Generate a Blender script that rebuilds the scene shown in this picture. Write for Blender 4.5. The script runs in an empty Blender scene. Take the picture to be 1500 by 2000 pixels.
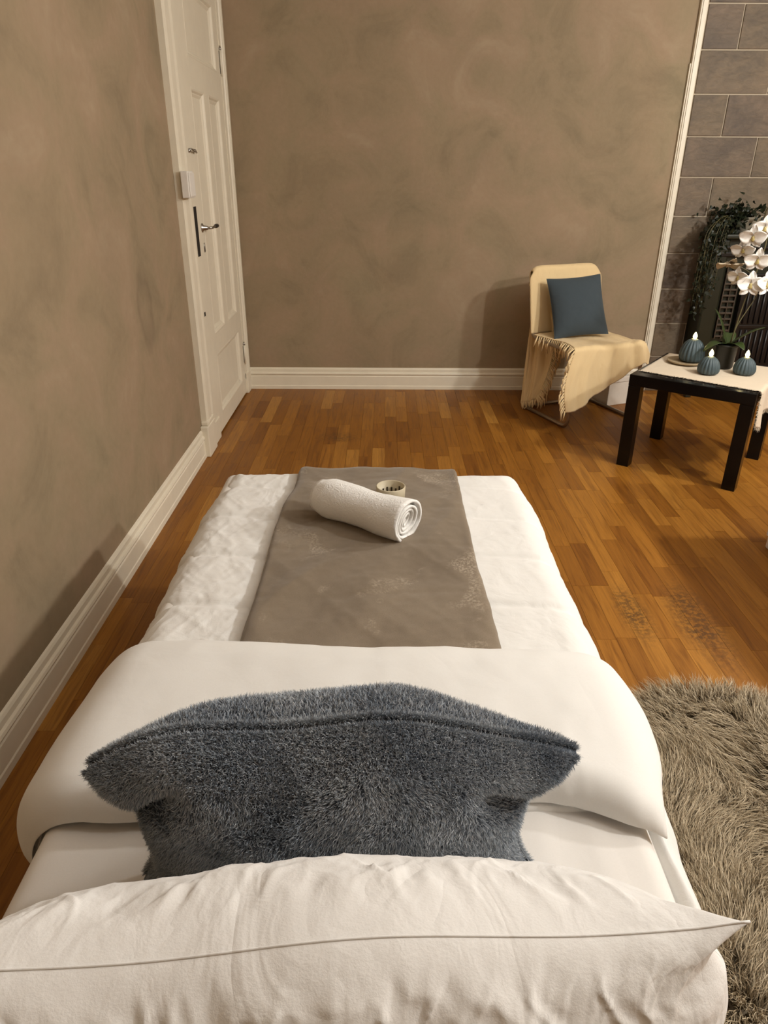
import bpy, bmesh, math, random
import numpy as np
from mathutils import Matrix, Vector

sc = bpy.context.scene
col = sc.collection
random.seed(7)
rng = np.random.default_rng(11)

# ------------------------------------------------------------------ camera
F, CAMH = 1385.0, 1.37
nad = np.array([737 - 750, 3871 - 1000, F]); nad /= np.linalg.norm(nad)
fwd = np.array([753 - 750, 332 - 1000, F]); fwd -= nad * fwd.dot(nad); fwd /= np.linalg.norm(fwd)
rgt = np.cross(nad, fwd)
RW = np.array([rgt, fwd, -nad])            # camera (x right, y down, z forward) -> world


def ray(px, py):
    return RW @ np.array([px - 750, py - 1000, F])


def at_z(px, py, z):                       # point on the horizontal plane z
    d = ray(px, py)
    return d * ((z - CAMH) / d[2]) + [0, 0, CAMH]


def at_y(px, py, y):                       # point on the plane parallel to the back wall
    d = ray(px, py)
    return d * (y / d[1]) + [0, 0, CAMH]


def project(p):
    c = RW.T @ (np.asarray(p, float) - [0, 0, CAMH])
    return 750 + F * c[0] / c[2], 1000 + F * c[1] / c[2], c[2]


cd = bpy.data.cameras.new('camera')
cam = bpy.data.objects.new('camera', cd)
col.objects.link(cam)
cd.sensor_fit = 'HORIZONTAL'
cd.sensor_width = 36
cd.lens = 36 * F / 1500
cd.clip_start = 0.02
rot = np.stack([RW[:, 0], -RW[:, 1], -RW[:, 2]], axis=1)
cam.matrix_world = Matrix.Translation((0, 0, CAMH)) @ Matrix(rot.tolist()).to_4x4()
sc.camera = cam

# ------------------------------------------------------------------ light
world = bpy.data.worlds.new('world')
sc.world = world
world.use_nodes = True
world.node_tree.nodes['Background'].inputs[0].default_value = (0.9, 0.85, 0.75, 1)
world.node_tree.nodes['Background'].inputs[1].default_value = 0.05


def lamp(name, loc, power, color, radius):
    l = bpy.data.lights.new(name, 'POINT')
    l.energy = power; l.color = color; l.shadow_soft_size = radius
    o = bpy.data.objects.new(name, l)
    o.location = loc
    col.objects.link(o)
    return o


WARM = (1.0, 0.985, 0.95)
lamp('lamp_light_near', (2.6, 0.95, 2.2), 118, WARM, 0.07)
lamp('lamp_light_side', (2.55, 2.35, 2.1), 92, WARM, 0.07)
lamp('fill_light_overhead', (0.8, 1.2, 2.7), 10, (1.0, 0.99, 0.97), 0.15)  # weak neutral fill added overhead to lift the shaded parts, not a room lamp
sc.view_settings.view_transform = 'Standard'
sc.view_settings.look = 'None'
sc.view_settings.gamma = 1
sc.view_settings.use_curve_mapping = False
sc.view_settings.exposure = 0.17


# ------------------------------------------------------------------ materials
class NT:
    def __init__(self, name):
        self.m = bpy.data.materials.new(name)
        self.m.use_nodes = True
        self.t = self.m.node_tree
        self.b = self.t.nodes['Principled BSDF']

    def n(self, typ, **kw):
        nd = self.t.nodes.new(typ)
        for k, v in kw.items():
            if k in ('operation', 'data_type', 'blend_type', 'attribute_name', 'noise_dimensions', 'feature', 'attribute_type', 'wave_type', 'bands_direction', 'distance'):
                setattr(nd, k, v)
            else:
                key = int(k[1:]) if k[0] == 'i' and k[1:].isdigit() else k.replace('_', ' ')
                nd.inputs[key].default_value = v
        return nd

    def l(self, a, b, ao=0):
        self.t.links.new(a.outputs[ao] if not isinstance(a, bpy.types.NodeSocket) else a, b)

    def coords(self, scale=(1, 1, 1), which='Object', rot=(0, 0, 0)):
        tc = self.n('ShaderNodeTexCoord')
        mp = self.n('ShaderNodeMapping')
        mp.inputs['Scale'].default_value = scale
        mp.inputs['Rotation'].default_value = rot
        self.l(tc.outputs[which], mp.inputs['Vector'])
        return mp

    def noise(self, vec, scale, detail=4, rough=0.55, dist=0):
        nd = self.n('ShaderNodeTexNoise', Scale=scale, Detail=detail, Roughness=rough, Distortion=dist)
        self.l(vec.outputs[0] if not isinstance(vec, bpy.types.NodeSocket) else vec, nd.inputs['Vector'])
        return nd

    def ramp(self, fac, stops):
        r = self.n('ShaderNodeValToRGB')
        el = r.color_ramp.elements
        while len(el) < len(stops):
            el.new(0.5)
        for e, (p, c) in zip(el, stops):
            e.position = p
            e.color = (*c, 1) if len(c) == 3 else c
        self.l(fac, r.inputs[0])
        return r

    def mix(self, fac, a, b, blend='MIX'):
        mx = self.n('ShaderNodeMix', data_type='RGBA', blend_type=blend)
        for v, s in ((fac, mx.inputs[0]), (a, mx.inputs[6]), (b, mx.inputs[7])):
            if isinstance(v, (bpy.types.Node,)):
                self.l(v.outputs[0], s)
            elif isinstance(v, bpy.types.NodeSocket):
                self.l(v, s)
            elif isinstance(v, (int, float)):
                s.default_value = v
            else:
                s.default_value = (*v, 1)
        return mx.outputs[2]

    def math(self, op, a, b=0.0, clamp=False):
        m = self.n('ShaderNodeMath', operation=op)
        m.use_clamp = clamp
        for v, s in ((a, m.inputs[0]), (b, m.inputs[1])):
            if isinstance(v, bpy.types.Node):
                self.l(v.outputs[0], s)
            elif isinstance(v, bpy.types.NodeSocket):
                self.l(v, s)
            else:
                s.default_value = v
        return m.outputs[0]

    def bump(self, height, strength=0.3, dist=0.01, normal=None):
        b = self.n('ShaderNodeBump', Strength=strength, Distance=dist)
        self.l(height, b.inputs['Height'])
        if normal is not None:
            self.l(normal, b.inputs['Normal'])
        self.l(b.outputs[0], self.b.inputs['Normal'])
        return b.outputs[0]

    def set(self, **kw):
        for k, v in kw.items():
            s = self.b.inputs[k.replace('_', ' ')]
            if isinstance(v, (bpy.types.Node,)):
                self.l(v.outputs[0], s)
            elif isinstance(v, bpy.types.NodeSocket):
                self.l(v, s)
            elif isinstance(v, tuple) and len(v) == 3:
                s.default_value = (*v, 1)
            else:
                s.default_value = v
        return self


def plain(name, color, rough=0.6, metal=0.0, bump=None, spec=0.5):
    t = NT(name)
    t.set(Base_Color=color, Roughness=rough, Metallic=metal, Specular_IOR_Level=spec)
    mp = t.coords()
    nz = t.noise(mp, bump[0] if bump else 40, 3)
    t.set(Base_Color=t.mix(0.12, color, t.ramp(nz.outputs[0], [(0.3, tuple(c * 0.75 for c in color)), (0.7, tuple(min(1, c * 1.2) for c in color))])))
    if bump:
        t.bump(nz.outputs[0], bump[1], bump[2])
    return t.m


def mat_wall():
    t = NT('limewash_plaster')
    mp = t.coords()
    n1 = t.noise(mp, 1.1, 4, 0.55, 0.6)
    n2 = t.noise(mp, 3.2, 5, 0.6, 0.8)
    n3 = t.noise(mp, 38, 3, 0.6)
    c1 = t.ramp(n1.outputs[0], [(0.32, (0.25, 0.19, 0.118)), (0.5, (0.335, 0.238, 0.15)), (0.68, (0.315, 0.25, 0.155))])
    c2 = t.ramp(n2.outputs[0], [(0.3, (0.19, 0.155, 0.09)), (0.46, (0.30, 0.235, 0.14)), (0.6, (0.36, 0.258, 0.165)), (0.78, (0.45, 0.355, 0.235))])
    c = t.mix(0.55, c1, c2)
    c = t.mix(0.10, c, t.ramp(n3.outputs[0], [(0.35, (0.17, 0.13, 0.1)), (0.7, (0.34, 0.28, 0.21))]))
    # old ring-shaped stain on the left wall
    tc = t.n('ShaderNodeTexCoord')
    vm = t.n('ShaderNodeVectorMath', operation='DISTANCE')
    sc_ = t.n('ShaderNodeMapping'); sc_.inputs['Scale'].default_value = (1, 1.5, 0.85)
    t.l(tc.outputs['Object'], sc_.inputs[0])
    wob = t.noise(mp, 9, 3)
    t.l(sc_.outputs[0], vm.inputs[0]); vm.inputs[1].default_value = (-0.955, 2.90 * 1.5, 0.87 * 0.85)
    dd = t.math('ADD', vm.outputs['Value'], t.math('MULTIPLY', t.math('SUBTRACT', wob.outputs[0], 0.5), 0.12))
    st = t.ramp(dd, [(0.0, (0.15, 0.15, 0.15)), (0.07, (0.4, 0.4, 0.4)), (0.11, (1, 1, 1)), (0.15, (0, 0, 0))])
    c = t.mix(t.math('MULTIPLY', st.outputs[0], 0.35), c, (0.13, 0.095, 0.062))
    t.set(Base_Color=c, Roughness=0.82, Specular_IOR_Level=0.3)
    h = t.math('ADD', t.math('MULTIPLY', n2.outputs[0], 0.7), t.math('MULTIPLY', n3.outputs[0], 0.12))
    t.bump(h, 0.22, 0.02)
    return t.m


def mat_wood():
    t = NT('oak_parquet')
    at = t.n('ShaderNodeAttribute', attribute_name='tone')
    tc = t.n('ShaderNodeTexCoord')
    cb = t.n('ShaderNodeCombineXYZ')
    t.l(t.math('MULTIPLY', at.outputs['Fac'], 37.0), cb.inputs[0])
    t.l(t.math('MULTIPLY', at.outputs['Fac'], 91.0), cb.inputs[1])
    va = t.n('ShaderNodeVectorMath', operation='ADD')
    t.l(tc.outputs['Object'], va.inputs[0]); t.l(cb.outputs[0], va.inputs[1])
    mp = t.n('ShaderNodeMapping'); mp.inputs['Scale'].default_value = (26, 1.6, 1)
    t.l(va.outputs[0], mp.inputs[0])
    g = t.noise(mp, 1.6, 5, 0.6, 1.3)
    mp2 = t.n('ShaderNodeMapping'); mp2.inputs['Scale'].default_value = (150, 5, 1)
    t.l(va.outputs[0], mp2.inputs[0])
    g2 = t.noise(mp2, 1.5, 3, 0.6, 0.4)
    tone = t.ramp(at.outputs['Fac'], [(0.0, (0.22, 0.080, 0.0085)), (0.3, (0.275, 0.108, 0.0125)), (0.65, (0.32, 0.130, 0.016)), (0.93, (0.38, 0.165, 0.024)), (1.0, (0.44, 0.212, 0.04))])
    gr = t.ramp(g.outputs[0], [(0.28, (0.58, 0.5, 0.42)), (0.5, (0.95, 0.93, 0.9)), (0.72, (1.12, 1.12, 1.1))])
    c = t.mix(1.0, tone, gr, 'MULTIPLY')
    c = t.mix(0.35, c, t.mix(1.0, c, t.ramp(g2.outputs[0], [(0.3, (0.55, 0.5, 0.45)), (0.6, (1.1, 1.1, 1.1))]), 'MULTIPLY'))
    # worn, dark-flecked patches
    geo = t.coords()
    wn = t.noise(geo, 60, 3, 0.7)
    fle = t.ramp(wn.outputs[0], [(0.46, (1, 1, 1)), (0.56, (0, 0, 0))])

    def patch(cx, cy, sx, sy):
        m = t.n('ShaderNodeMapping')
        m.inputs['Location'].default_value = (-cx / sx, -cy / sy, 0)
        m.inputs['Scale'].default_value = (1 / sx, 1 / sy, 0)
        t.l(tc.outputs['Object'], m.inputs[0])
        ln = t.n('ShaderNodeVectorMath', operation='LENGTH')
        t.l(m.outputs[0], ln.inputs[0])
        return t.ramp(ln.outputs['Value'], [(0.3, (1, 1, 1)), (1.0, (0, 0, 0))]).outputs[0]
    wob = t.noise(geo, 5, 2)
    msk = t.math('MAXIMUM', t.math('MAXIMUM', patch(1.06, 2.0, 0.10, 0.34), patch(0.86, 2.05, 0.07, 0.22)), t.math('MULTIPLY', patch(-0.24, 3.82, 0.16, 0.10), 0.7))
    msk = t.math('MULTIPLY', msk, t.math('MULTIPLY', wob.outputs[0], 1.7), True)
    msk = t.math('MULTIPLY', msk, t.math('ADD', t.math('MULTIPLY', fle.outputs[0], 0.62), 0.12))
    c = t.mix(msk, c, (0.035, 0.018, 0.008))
    t.set(Base_Color=c, Roughness=t.math('ADD', t.math('MULTIPLY', g.outputs[0], 0.2), 0.34), Specular_IOR_Level=0.35)
    t.bump(g2.outputs[0], 0.06, 0.004)
    return t.m


def mat_cloth(name, color, wr=(0.25, 0.012), scale=9, stretch=(1, 1, 1), rot=(0, 0, 0), rough=0.85, weave=True, sheen=0.15):
    t = NT(name)
    mp = t.coords(stretch, rot=rot)
    a = t.noise(mp, scale, 3, 0.5, 1.2)
    rid = t.math('ABSOLUTE', t.math('SUBTRACT', a.outputs[0], 0.5))
    b = t.noise(mp, scale * 3.1, 3, 0.55, 0.6)
    mp2 = t.coords()
    w = t.noise(mp2, 420, 2, 0.6)
    h = t.math('ADD', t.math('MULTIPLY', rid, 1.1), t.math('MULTIPLY', b.outputs[0], 0.35))
    if weave:
        h = t.math('ADD', h, t.math('MULTIPLY', w.outputs[0], 0.05))
    c = t.mix(0.08, color, t.ramp(w.outputs[0], [(0.3, tuple(x * 0.8 for x in color)), (0.7, tuple(min(1, x * 1.1) for x in color))]))
    t.set(Base_Color=c, Roughness=rough, Specular_IOR_Level=0.2, Sheen_Weight=sheen)
    t.bump(h, wr[0], wr[1])
    return t.m


def mat_plush():
    t = NT('taupe_plush')
    mp = t.coords()
    a = t.noise(mp, 3.2, 4, 0.6, 0.5)
    b = t.noise(mp, 900, 2, 0.7)
    mp3 = t.coords((1, 1, 1))
    k = t.noise(mp3, 6.5, 3, 0.6, 0.6)
    sp = t.noise(mp3, 150, 2, 0.7)
    patch = t.math('MULTIPLY', t.ramp(k.outputs[0], [(0.57, (0, 0, 0)), (0.68, (1, 1, 1))]).outputs[0], t.ramp(sp.outputs[0], [(0.45, (0, 0, 0)), (0.62, (1, 1, 1))]).outputs[0])
    c = t.ramp(a.outputs[0], [(0.3, (0.175, 0.133, 0.090)), (0.5, (0.235, 0.185, 0.130)), (0.72, (0.30, 0.24, 0.172))])
    c = t.mix(0.35, c, t.ramp(b.outputs[0], [(0.3, (0.1, 0.075, 0.05)), (0.7, (0.3, 0.24, 0.18))]))
    c = t.mix(t.math('MULTIPLY', patch, 0.6), c, (0.52, 0.44, 0.34))
    t.set(Base_Color=c, Roughness=0.95, Specular_IOR_Level=0.1, Sheen_Weight=0.35, Sheen_Roughness=0.4)
    hh = t.math('ADD', t.math('MULTIPLY', b.outputs[0], 0.25), t.math('MULTIPLY', k.outputs[0], 0.3))
    t.bump(hh, 0.35, 0.006)
    return t.m


def mat_fur(name, root, tip, tipl):
    t = NT(name)
    ft = t.n('ShaderNodeAttribute', attribute_name='ft')
    fr = t.n('ShaderNodeAttribute', attribute_name='fr')
    tipc = t.mix(fr.outputs['Fac'], tip, tipl)
    c = t.mix(t.math('POWER', ft.outputs['Fac'], 0.9), root, tipc)
    t.set(Base_Color=c, Roughness=0.65, Specular_IOR_Level=0.25)
    return t.m


def mat_stone():
    t = NT('stone_tile')
    oi = t.n('ShaderNodeObjectInfo')
    tc = t.n('ShaderNodeTexCoord')
    cb = t.n('ShaderNodeCombineXYZ')
    t.l(t.math('MULTIPLY', oi.outputs['Random'], 53.0), cb.inputs[0]); t.l(t.math('MULTIPLY', oi.outputs['Random'], 17.0), cb.inputs[2])
    va = t.n('ShaderNodeVectorMath', operation='ADD')
    t.l(tc.outputs['Object'], va.inputs[0]); t.l(cb.outputs[0], va.inputs[1])
    mp = t.n('ShaderNodeMapping'); mp.inputs['Rotation'].default_value = (0, 0.7, 0); mp.inputs['Scale'].default_value = (1, 1, 2.2)
    t.l(va.outputs[0], mp.inputs[0])
    a = t.noise(va.outputs[0], 5, 5, 0.62, 0.5)
    b = t.noise(mp, 16, 5, 0.65, 1.2)
    base = t.ramp(oi.outputs['Random'], [(0.0, (0.115, 0.088, 0.066)), (0.35, (0.165, 0.126, 0.086)), (0.7, (0.15, 0.116, 0.076)), (1.0, (0.135, 0.105, 0.078))])
    c = t.mix(1.0, base, t.ramp(a.outputs[0], [(0.28, (0.68, 0.68, 0.72)), (0.5, (1.0, 0.98, 0.96)), (0.72, (1.3, 1.22, 1.15))]), 'MULTIPLY')
    c = t.mix(0.45, c, t.mix(1.0, c, t.ramp(b.outputs[0], [(0.3, (0.55, 0.55, 0.55)), (0.7, (1.35, 1.3, 1.25))]), 'MULTIPLY'))
    t.set(Base_Color=c, Roughness=0.6, Specular_IOR_Level=0.4)
    t.bump(b.outputs[0], 0.4, 0.008)
    return t.m


def mat_emit(name, color, s):
    t = NT(name)
    t.set(Base_Color=(0.9, 0.8, 0.5), Emission_Color=color, Emission_Strength=s)
    return t.m


M = dict(
    wall=mat_wall(), wood=mat_wood(), stone=mat_stone(), plush=mat_plush(),
    subfloor=plain('subfloor', (0.05, 0.025, 0.01), 0.9),
    ceiling=plain('ceiling_paint', (0.72, 0.70, 0.66), 0.9),
    paint=plain('cream_paint', (0.79, 0.725, 0.585), 0.45, bump=(14, 0.12, 0.004)),
    paint2=plain('white_plastic', (0.80, 0.76, 0.70), 0.4),
    grout=plain('grout', (0.50, 0.42, 0.31), 0.9, bump=(120, 0.2, 0.002)),
    black=plain('black_lacquer', (0.003, 0.003, 0.0035), 0.2, spec=0.3),
    blackmatte=plain('black_grip', (0.012, 0.010, 0.009), 0.4),
    dark=plain('dark_gap', (0.012, 0.008, 0.005), 0.9),
    steel=plain('steel', (0.42, 0.40, 0.37), 0.3, 1.0),
    bronze=plain('bronzed_tube', (0.40, 0.33, 0.26), 0.32, 0.9),
    duvet=mat_cloth('duvet_cotton', (0.84, 0.83, 0.80), (0.24, 0.016), 8, (1, 1, 1), (0, 0, 0.6)),
    flap=mat_cloth('duvet_cotton_smooth', (0.84, 0.83, 0.80), (0.14, 0.012), 5),
    sheet=mat_cloth('sheet_cotton', (0.83, 0.80, 0.76), (0.12, 0.01), 5, (1, 0.3, 1)),
    pillow=mat_cloth('pillow_cotton', (0.84, 0.825, 0.80), (0.36, 0.016), 6, (1.4, 1, 0.7), (0.2, 0.6, 0.4)),
    towel=mat_cloth('towel_terry', (0.88, 0.87, 0.84), (0.5, 0.006), 60, weave=True, sheen=0.3),
    throw=mat_cloth('throw_wool', (0.77, 0.585, 0.325), (0.3, 0.012), 14, (1, 1, 0.5)),
    cushion=mat_cloth('cushion_linen', (0.050, 0.066, 0.077), (0.2, 0.006), 22, sheen=0.1),
    runner=mat_cloth('runner_linen', (0.66, 0.555, 0.42), (0.25, 0.006), 20),
    furbase=plain('fur_base', (0.06, 0.075, 0.098), 0.9),
    fur=mat_fur('blue_grey_fur', (0.062, 0.085, 0.122), (0.34, 0.395, 0.46), (0.88, 0.91, 0.93)),
    skin=plain('sheepskin_hide', (0.12, 0.09, 0.055), 0.9),
    wool=mat_fur('sheepskin_wool', (0.085, 0.058, 0.028), (0.42, 0.325, 0.20), (0.78, 0.66, 0.47)),
    cup=plain('cream_ceramic', (0.56, 0.49, 0.35), 0.5),
    cupdark=plain('dark_slots', (0.06, 0.045, 0.025), 0.7),
    wax=plain('teal_wax', (0.050, 0.076, 0.086), 0.55),
    waxtop=plain('pale_wax', (0.35, 0.36, 0.28), 0.5),
    flame=mat_emit('flame', (1.0, 0.80, 0.36), 9.0),
    plate=plain('cork_plate', (0.36, 0.27, 0.16), 0.7),
    pot=plain('dark_pot', (0.007, 0.0065, 0.004), 0.4),
    leaf=plain('orchid_leaf', (0.028, 0.048, 0.010), 0.4),
    stem=plain('orchid_stem', (0.10, 0.085, 0.035), 0.5),
    petal=plain('white_petal', (0.84, 0.80, 0.74), 0.55, bump=(60, 0.15, 0.003)),
    petal2=plain('beige_petal', (0.50, 0.41, 0.29), 0.65, bump=(60, 0.15, 0.003)),
    lip=plain('yellow_lip', (0.45, 0.36, 0.14), 0.5),
    ivy=plain('ivy_leaf', (0.007, 0.012, 0.003), 0.5),
    potwhite=plain('pale_pot', (0.32, 0.29, 0.22), 0.5),
    iron=plain('green_black_iron', (0.012, 0.014, 0.007), 0.35),
    ironblack=plain('black_iron', (0.006, 0.005, 0.005), 0.3),
    ironbar=plain('grey_iron_bar', (0.022, 0.020, 0.020), 0.4),
    brass=plain('worn_bars', (0.055, 0.038, 0.024), 0.5),
    whitebox=plain('white_board', (0.68, 0.62, 0.54), 0.6),
)


# ------------------------------------------------------------------ helpers
def meta(o, label=None, cat=None, group=None, kind=None):
    for k, v in (('label', label), ('category', cat), ('group', group), ('kind', kind)):
        if v:
            o[k] = v
    return o


def thing(name, label, cat, loc=(0, 0, 0), rotz=0.0, group=None):
    o = bpy.data.objects.new(name, None)
    o.empty_display_size = 0.05
    col.objects.link(o)
    o.location = loc
    o.rotation_euler = (0, 0, rotz)
    return meta(o, label, cat, group)


def link(name, me, mat, parent=None, smooth=False, origin=None):
    """origin: mesh is given in world coordinates, shift it to the (unrotated) parent or origin"""
    if mat is not None and not me.materials:
        me.materials.append(M[mat] if isinstance(mat, str) else mat)
    if smooth:
        me.polygons.foreach_set('use_smooth', [True] * len(me.polygons))
    o = bpy.data.objects.new(name, me)
    col.objects.link(o)
    if parent is not None:
        o.parent = parent
        if origin == 'world':
            me.transform(Matrix.Translation(-parent.location))
    elif origin is not None:
        me.transform(Matrix.Translation(-Vector(origin)))
        o.location = origin
    me.update()
    return o


def mesh(name, verts, faces):
    me = bpy.data.meshes.new(name)
    me.from_pydata([tuple(map(float, v)) for v in verts], [], [tuple(map(int, f)) for f in faces])
    me.update()
    return me


def bm_mesh(name, bm):
    me = bpy.data.meshes.new(name)
    bmesh.ops.recalc_face_normals(bm, faces=bm.faces[:])
    bm.to_mesh(me)
    bm.free()
    return me


def add_box(bm, lo, hi, bevel=0.0, mat=None, seg=2):
    lo, hi = np.array(lo, float), np.array(hi, float)
    r = bmesh.ops.create_cube(bm, size=1.0)
    vs = r['verts']
    for v in vs:
        v.co = Vector(((lo + hi) / 2 + np.array(v.co) * (hi - lo)))
    if bevel:
        es = list({e for v in vs for e in v.link_edges})
        r2 = bmesh.ops.bevel(bm, geom=es, offset=bevel, segments=seg, affect='EDGES', profile=0.5)
        vs = list({v for f in r2['faces'] for v in f.verts} | {v for v in vs if v.is_valid})
    if mat is not None:
        bmesh.ops.transform(bm, matrix=mat, verts=vs)
    return vs


def box(name, lo, hi, mat, parent=None, bevel=0.0, origin=None, xf=None):
    bm = bmesh.new()
    add_box(bm, lo, hi, bevel, xf)
    return link(name, bm_mesh(name, bm), mat, parent, False, origin)


def boxes(name, lst, mat, parent=None, bevel=0.0, origin=None):
    bm = bmesh.new()
    for lo, hi in lst:
        add_box(bm, lo, hi, bevel)
    return link(name, bm_mesh(name, bm), mat, parent, False, origin)


def grid_faces(nu, nv, off=0, flip=False, wrapu=False):
    f = []
    for i in range(nu if wrapu else nu - 1):
        for j in range(nv - 1):
            a, b = off + i * nv + j, off + ((i + 1) % nu) * nv + j
            q = (a, b, b + 1, a + 1)
            f.append(q[::-1] if flip else q)
    return f


def normals(G):
    du = np.gradient(G, axis=0)
    dv = np.gradient(G, axis=1)
    n = np.cross(du, dv)
    return n / (np.linalg.norm(n, axis=2, keepdims=True) + 1e-12)


def shell(name, top, bot, mat, parent=None, origin=None):
    nu, nv, _ = top.shape
    V = np.concatenate([top.reshape(-1, 3), bot.reshape(-1, 3)])
    k = nu * nv
    f = grid_faces(nu, nv) + grid_faces(nu, nv, k, True)
    ring = [i * nv for i in range(nu)] + [(nu - 1) * nv + j for j in range(1, nv)] + [i * nv + nv - 1 for i in range(nu - 2, -1, -1)] + [j for j in range(nv - 2, 0, -1)]
    for a, b in zip(ring, ring[1:] + ring[:1]):
        f.append((b, a, a + k, b + k))
    return link(name, mesh(name, V, f), mat, parent, True, origin)


def tube_mesh(bm, pts, r, n=8, closed=False, cap=True):
    pts = [Vector(p) for p in pts]
    rr = r if hasattr(r, '__len__') else [r] * len(pts)
    rings = []
    up = None
    for i, p in enumerate(pts):
        a = pts[i - 1] if (i > 0 or closed) else p
        b = pts[(i + 1) % len(pts)] if (i < len(pts) - 1 or closed) else p
        d = (b - a).normalized()
        if up is None:
            up = d.orthogonal().normalized()
        up = (up - d * up.dot(d)).normalized()
        w = d.cross(up)
        rings.append([bm.verts.new(p + (up * math.cos(2 * math.pi * k / n) + w * math.sin(2 * math.pi * k / n)) * rr[i]) for k in range(n)])
    m = len(rings)
    for i in range(m if closed else m - 1):
        for k in range(n):
            bm.faces.new((rings[i][k], rings[i][(k + 1) % n], rings[(i + 1) % m][(k + 1) % n], rings[(i + 1) % m][k]))
    if cap and not closed:
        bm.faces.new(rings[0][::-1])
        bm.faces.new(rings[-1])


def tube(name, pts, r, mat, parent=None, n=8, closed=False, origin=None):
    bm = bmesh.new()
    tube_mesh(bm, pts, r, n, closed)
    return link(name, bm_mesh(name, bm), mat, parent, True, origin)


def smooth_path(pts, rad=0.05, n=6):
    """round the corners of a polyline"""
    pts = [np.array(p, float) for p in pts]
    out = [pts[0]]
    for a, b, c in zip(pts, pts[1:], pts[2:]):
        d1, d2 = a - b, c - b
        r1 = min(rad, 0.45 * np.linalg.norm(d1)); r2 = min(rad, 0.45 * np.linalg.norm(d2))
        p, q = b + d1 / np.linalg.norm(d1) * r1, b + d2 / np.linalg.norm(d2) * r2
        for t in np.linspace(0, 1, n):
            out.append((1 - t) ** 2 * p + 2 * t * (1 - t) * b + t * t * q)
    out.append(pts[-1])
    return out


def lathe(name, prof, mat, parent=None, n=32, rib=None, smooth=True, origin=None):
    V, f = [], []
    m = len(prof)
    for k in range(n):
        th = 2 * math.pi * k / n
        for i, (r, z) in enumerate(prof):
            q = r * (rib(th, i / (m - 1)) if rib else 1)
            V.append((q * math.cos(th), q * math.sin(th), z))
    for k in range(n):
        for i in range(m - 1):
            a, b = k * m + i, ((k + 1) % n) * m + i
            f.append((a, b, b + 1, a + 1))
    return link(name, mesh(name, V, f), mat, parent, smooth, origin)


def vnoise(x, y, seed=0):
    xi, yi = np.floor(x), np.floor(y)
    xf, yf = x - xi, y - yi
    xf = xf * xf * (3 - 2 * xf); yf = yf * yf * (3 - 2 * yf)

    def h(a, b):
        s = np.sin(a * 127.1 + b * 311.7 + seed * 74.7) * 43758.5453
        return s - np.floor(s)
    return (h(xi, yi) * (1 - xf) + h(xi + 1, yi) * xf) * (1 - yf) + (h(xi, yi + 1) * (1 - xf) + h(xi + 1, yi + 1) * xf) * yf - 0.5


def fbm(x, y, seed=0, oct=4):
    s, a = 0, 1.0
    for o in range(oct):
        s = s + a * vnoise(x * 2 ** o, y * 2 ** o, seed + o * 3.3)
        a *= 0.5
    return s


def ridge(x, y, seed=0):
    return 1 - np.abs(vnoise(x, y, seed)) * 2 - 0.5


def crease(x, y, seed=0, w=0.05):
    """thin raised lines along the zero crossings of a noise field"""
    return np.exp(-(vnoise(x, y, seed) / w) ** 2)


def sstep(a, b, x):
    t = np.clip((x - a) / (b - a), 0, 1)
    return t * t * (3 - 2 * t)


# ------------------------------------------------------------------ the room
XL, XR, YB, YF, ZC = -0.955, 3.6, 4.815, -1.9, 2.85
box('wall_left', (XL - 0.12, YF, 0), (XL, YB + 0.12, ZC), 'wall', origin=(0, 0, 0))
meta(bpy.data.objects['wall_left'], 'mottled taupe limewashed plaster wall beside the bed', 'wall', kind='structure')
wb = box('wall_back', (XL, YB, 0), (XR, YB + 0.12, ZC), 'wall', origin=(0, 0, 0))
meta(wb, 'mottled taupe limewashed plaster wall behind the chair', 'wall', kind='structure')
meta(box('wall_right', (XR, YF, 0), (XR + 0.12, YB + 0.12, ZC), 'wall', origin=(0, 0, 0)), 'taupe plaster wall on the right side of the room', 'wall', kind='structure')
meta(box('wall_front', (XL - 0.12, YF - 0.12, 0), (XR + 0.12, YF, ZC), 'wall', origin=(0, 0, 0)), 'taupe plaster wall behind the head of the bed', 'wall', kind='structure')
meta(box('ceiling', (XL - 0.12, YF - 0.12, ZC), (XR + 0.12, YB + 0.12, ZC + 0.1), 'ceiling', origin=(0, 0, 0)), 'plain pale painted ceiling', 'ceiling', kind='structure')

# floor: oak strips laid along the room
fl = box('floor', (XL - 0.1, YF - 0.1, -0.06), (XR + 0.1, YB + 0.1, -0.012), 'subfloor', origin=(0, 0, 0))
meta(fl, 'warm brown oak strip parquet floor', 'floor', kind='structure')
strips = []
SW = 0.0685
x = XL + 0.0
c = 0
while x < XR:
    y = YF - random.random() * 0.4
    while y < YB:
        L = random.uniform(0.26, 0.58)
        y0, y1 = max(y, YF), min(y + L, YB)
        if y1 - y0 > 0.02:
            strips.append((x, min(x + SW, XR), y0, y1, random.random()))
        y += L
    x += SW
    c += 1


def strip_area(s):
    x0, x1, y0, y1, _ = s
    xm, ym = (x0 + x1) / 2, (y0 + y1) / 2
    if -0.6 < xm < 0.5 and ym < 2.35:
        return 0
    P = []
    for px, py in ((x0, y0), (x1, y0), (x1, y1), (x0, y1)):
        if py < 0.12:
            py = 0.12
        u, v, d = project((px, py, 0))
        if d < 0.05:
            return 0
        P.append((min(max(u, 0), 1500), min(max(v, 0), 2000)))
    return abs(sum(a[0] * b[1] - b[0] * a[1] for a, b in zip(P, P[1:] + P[:1]))) / 2


strips.sort(key=strip_area, reverse=True)


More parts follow.
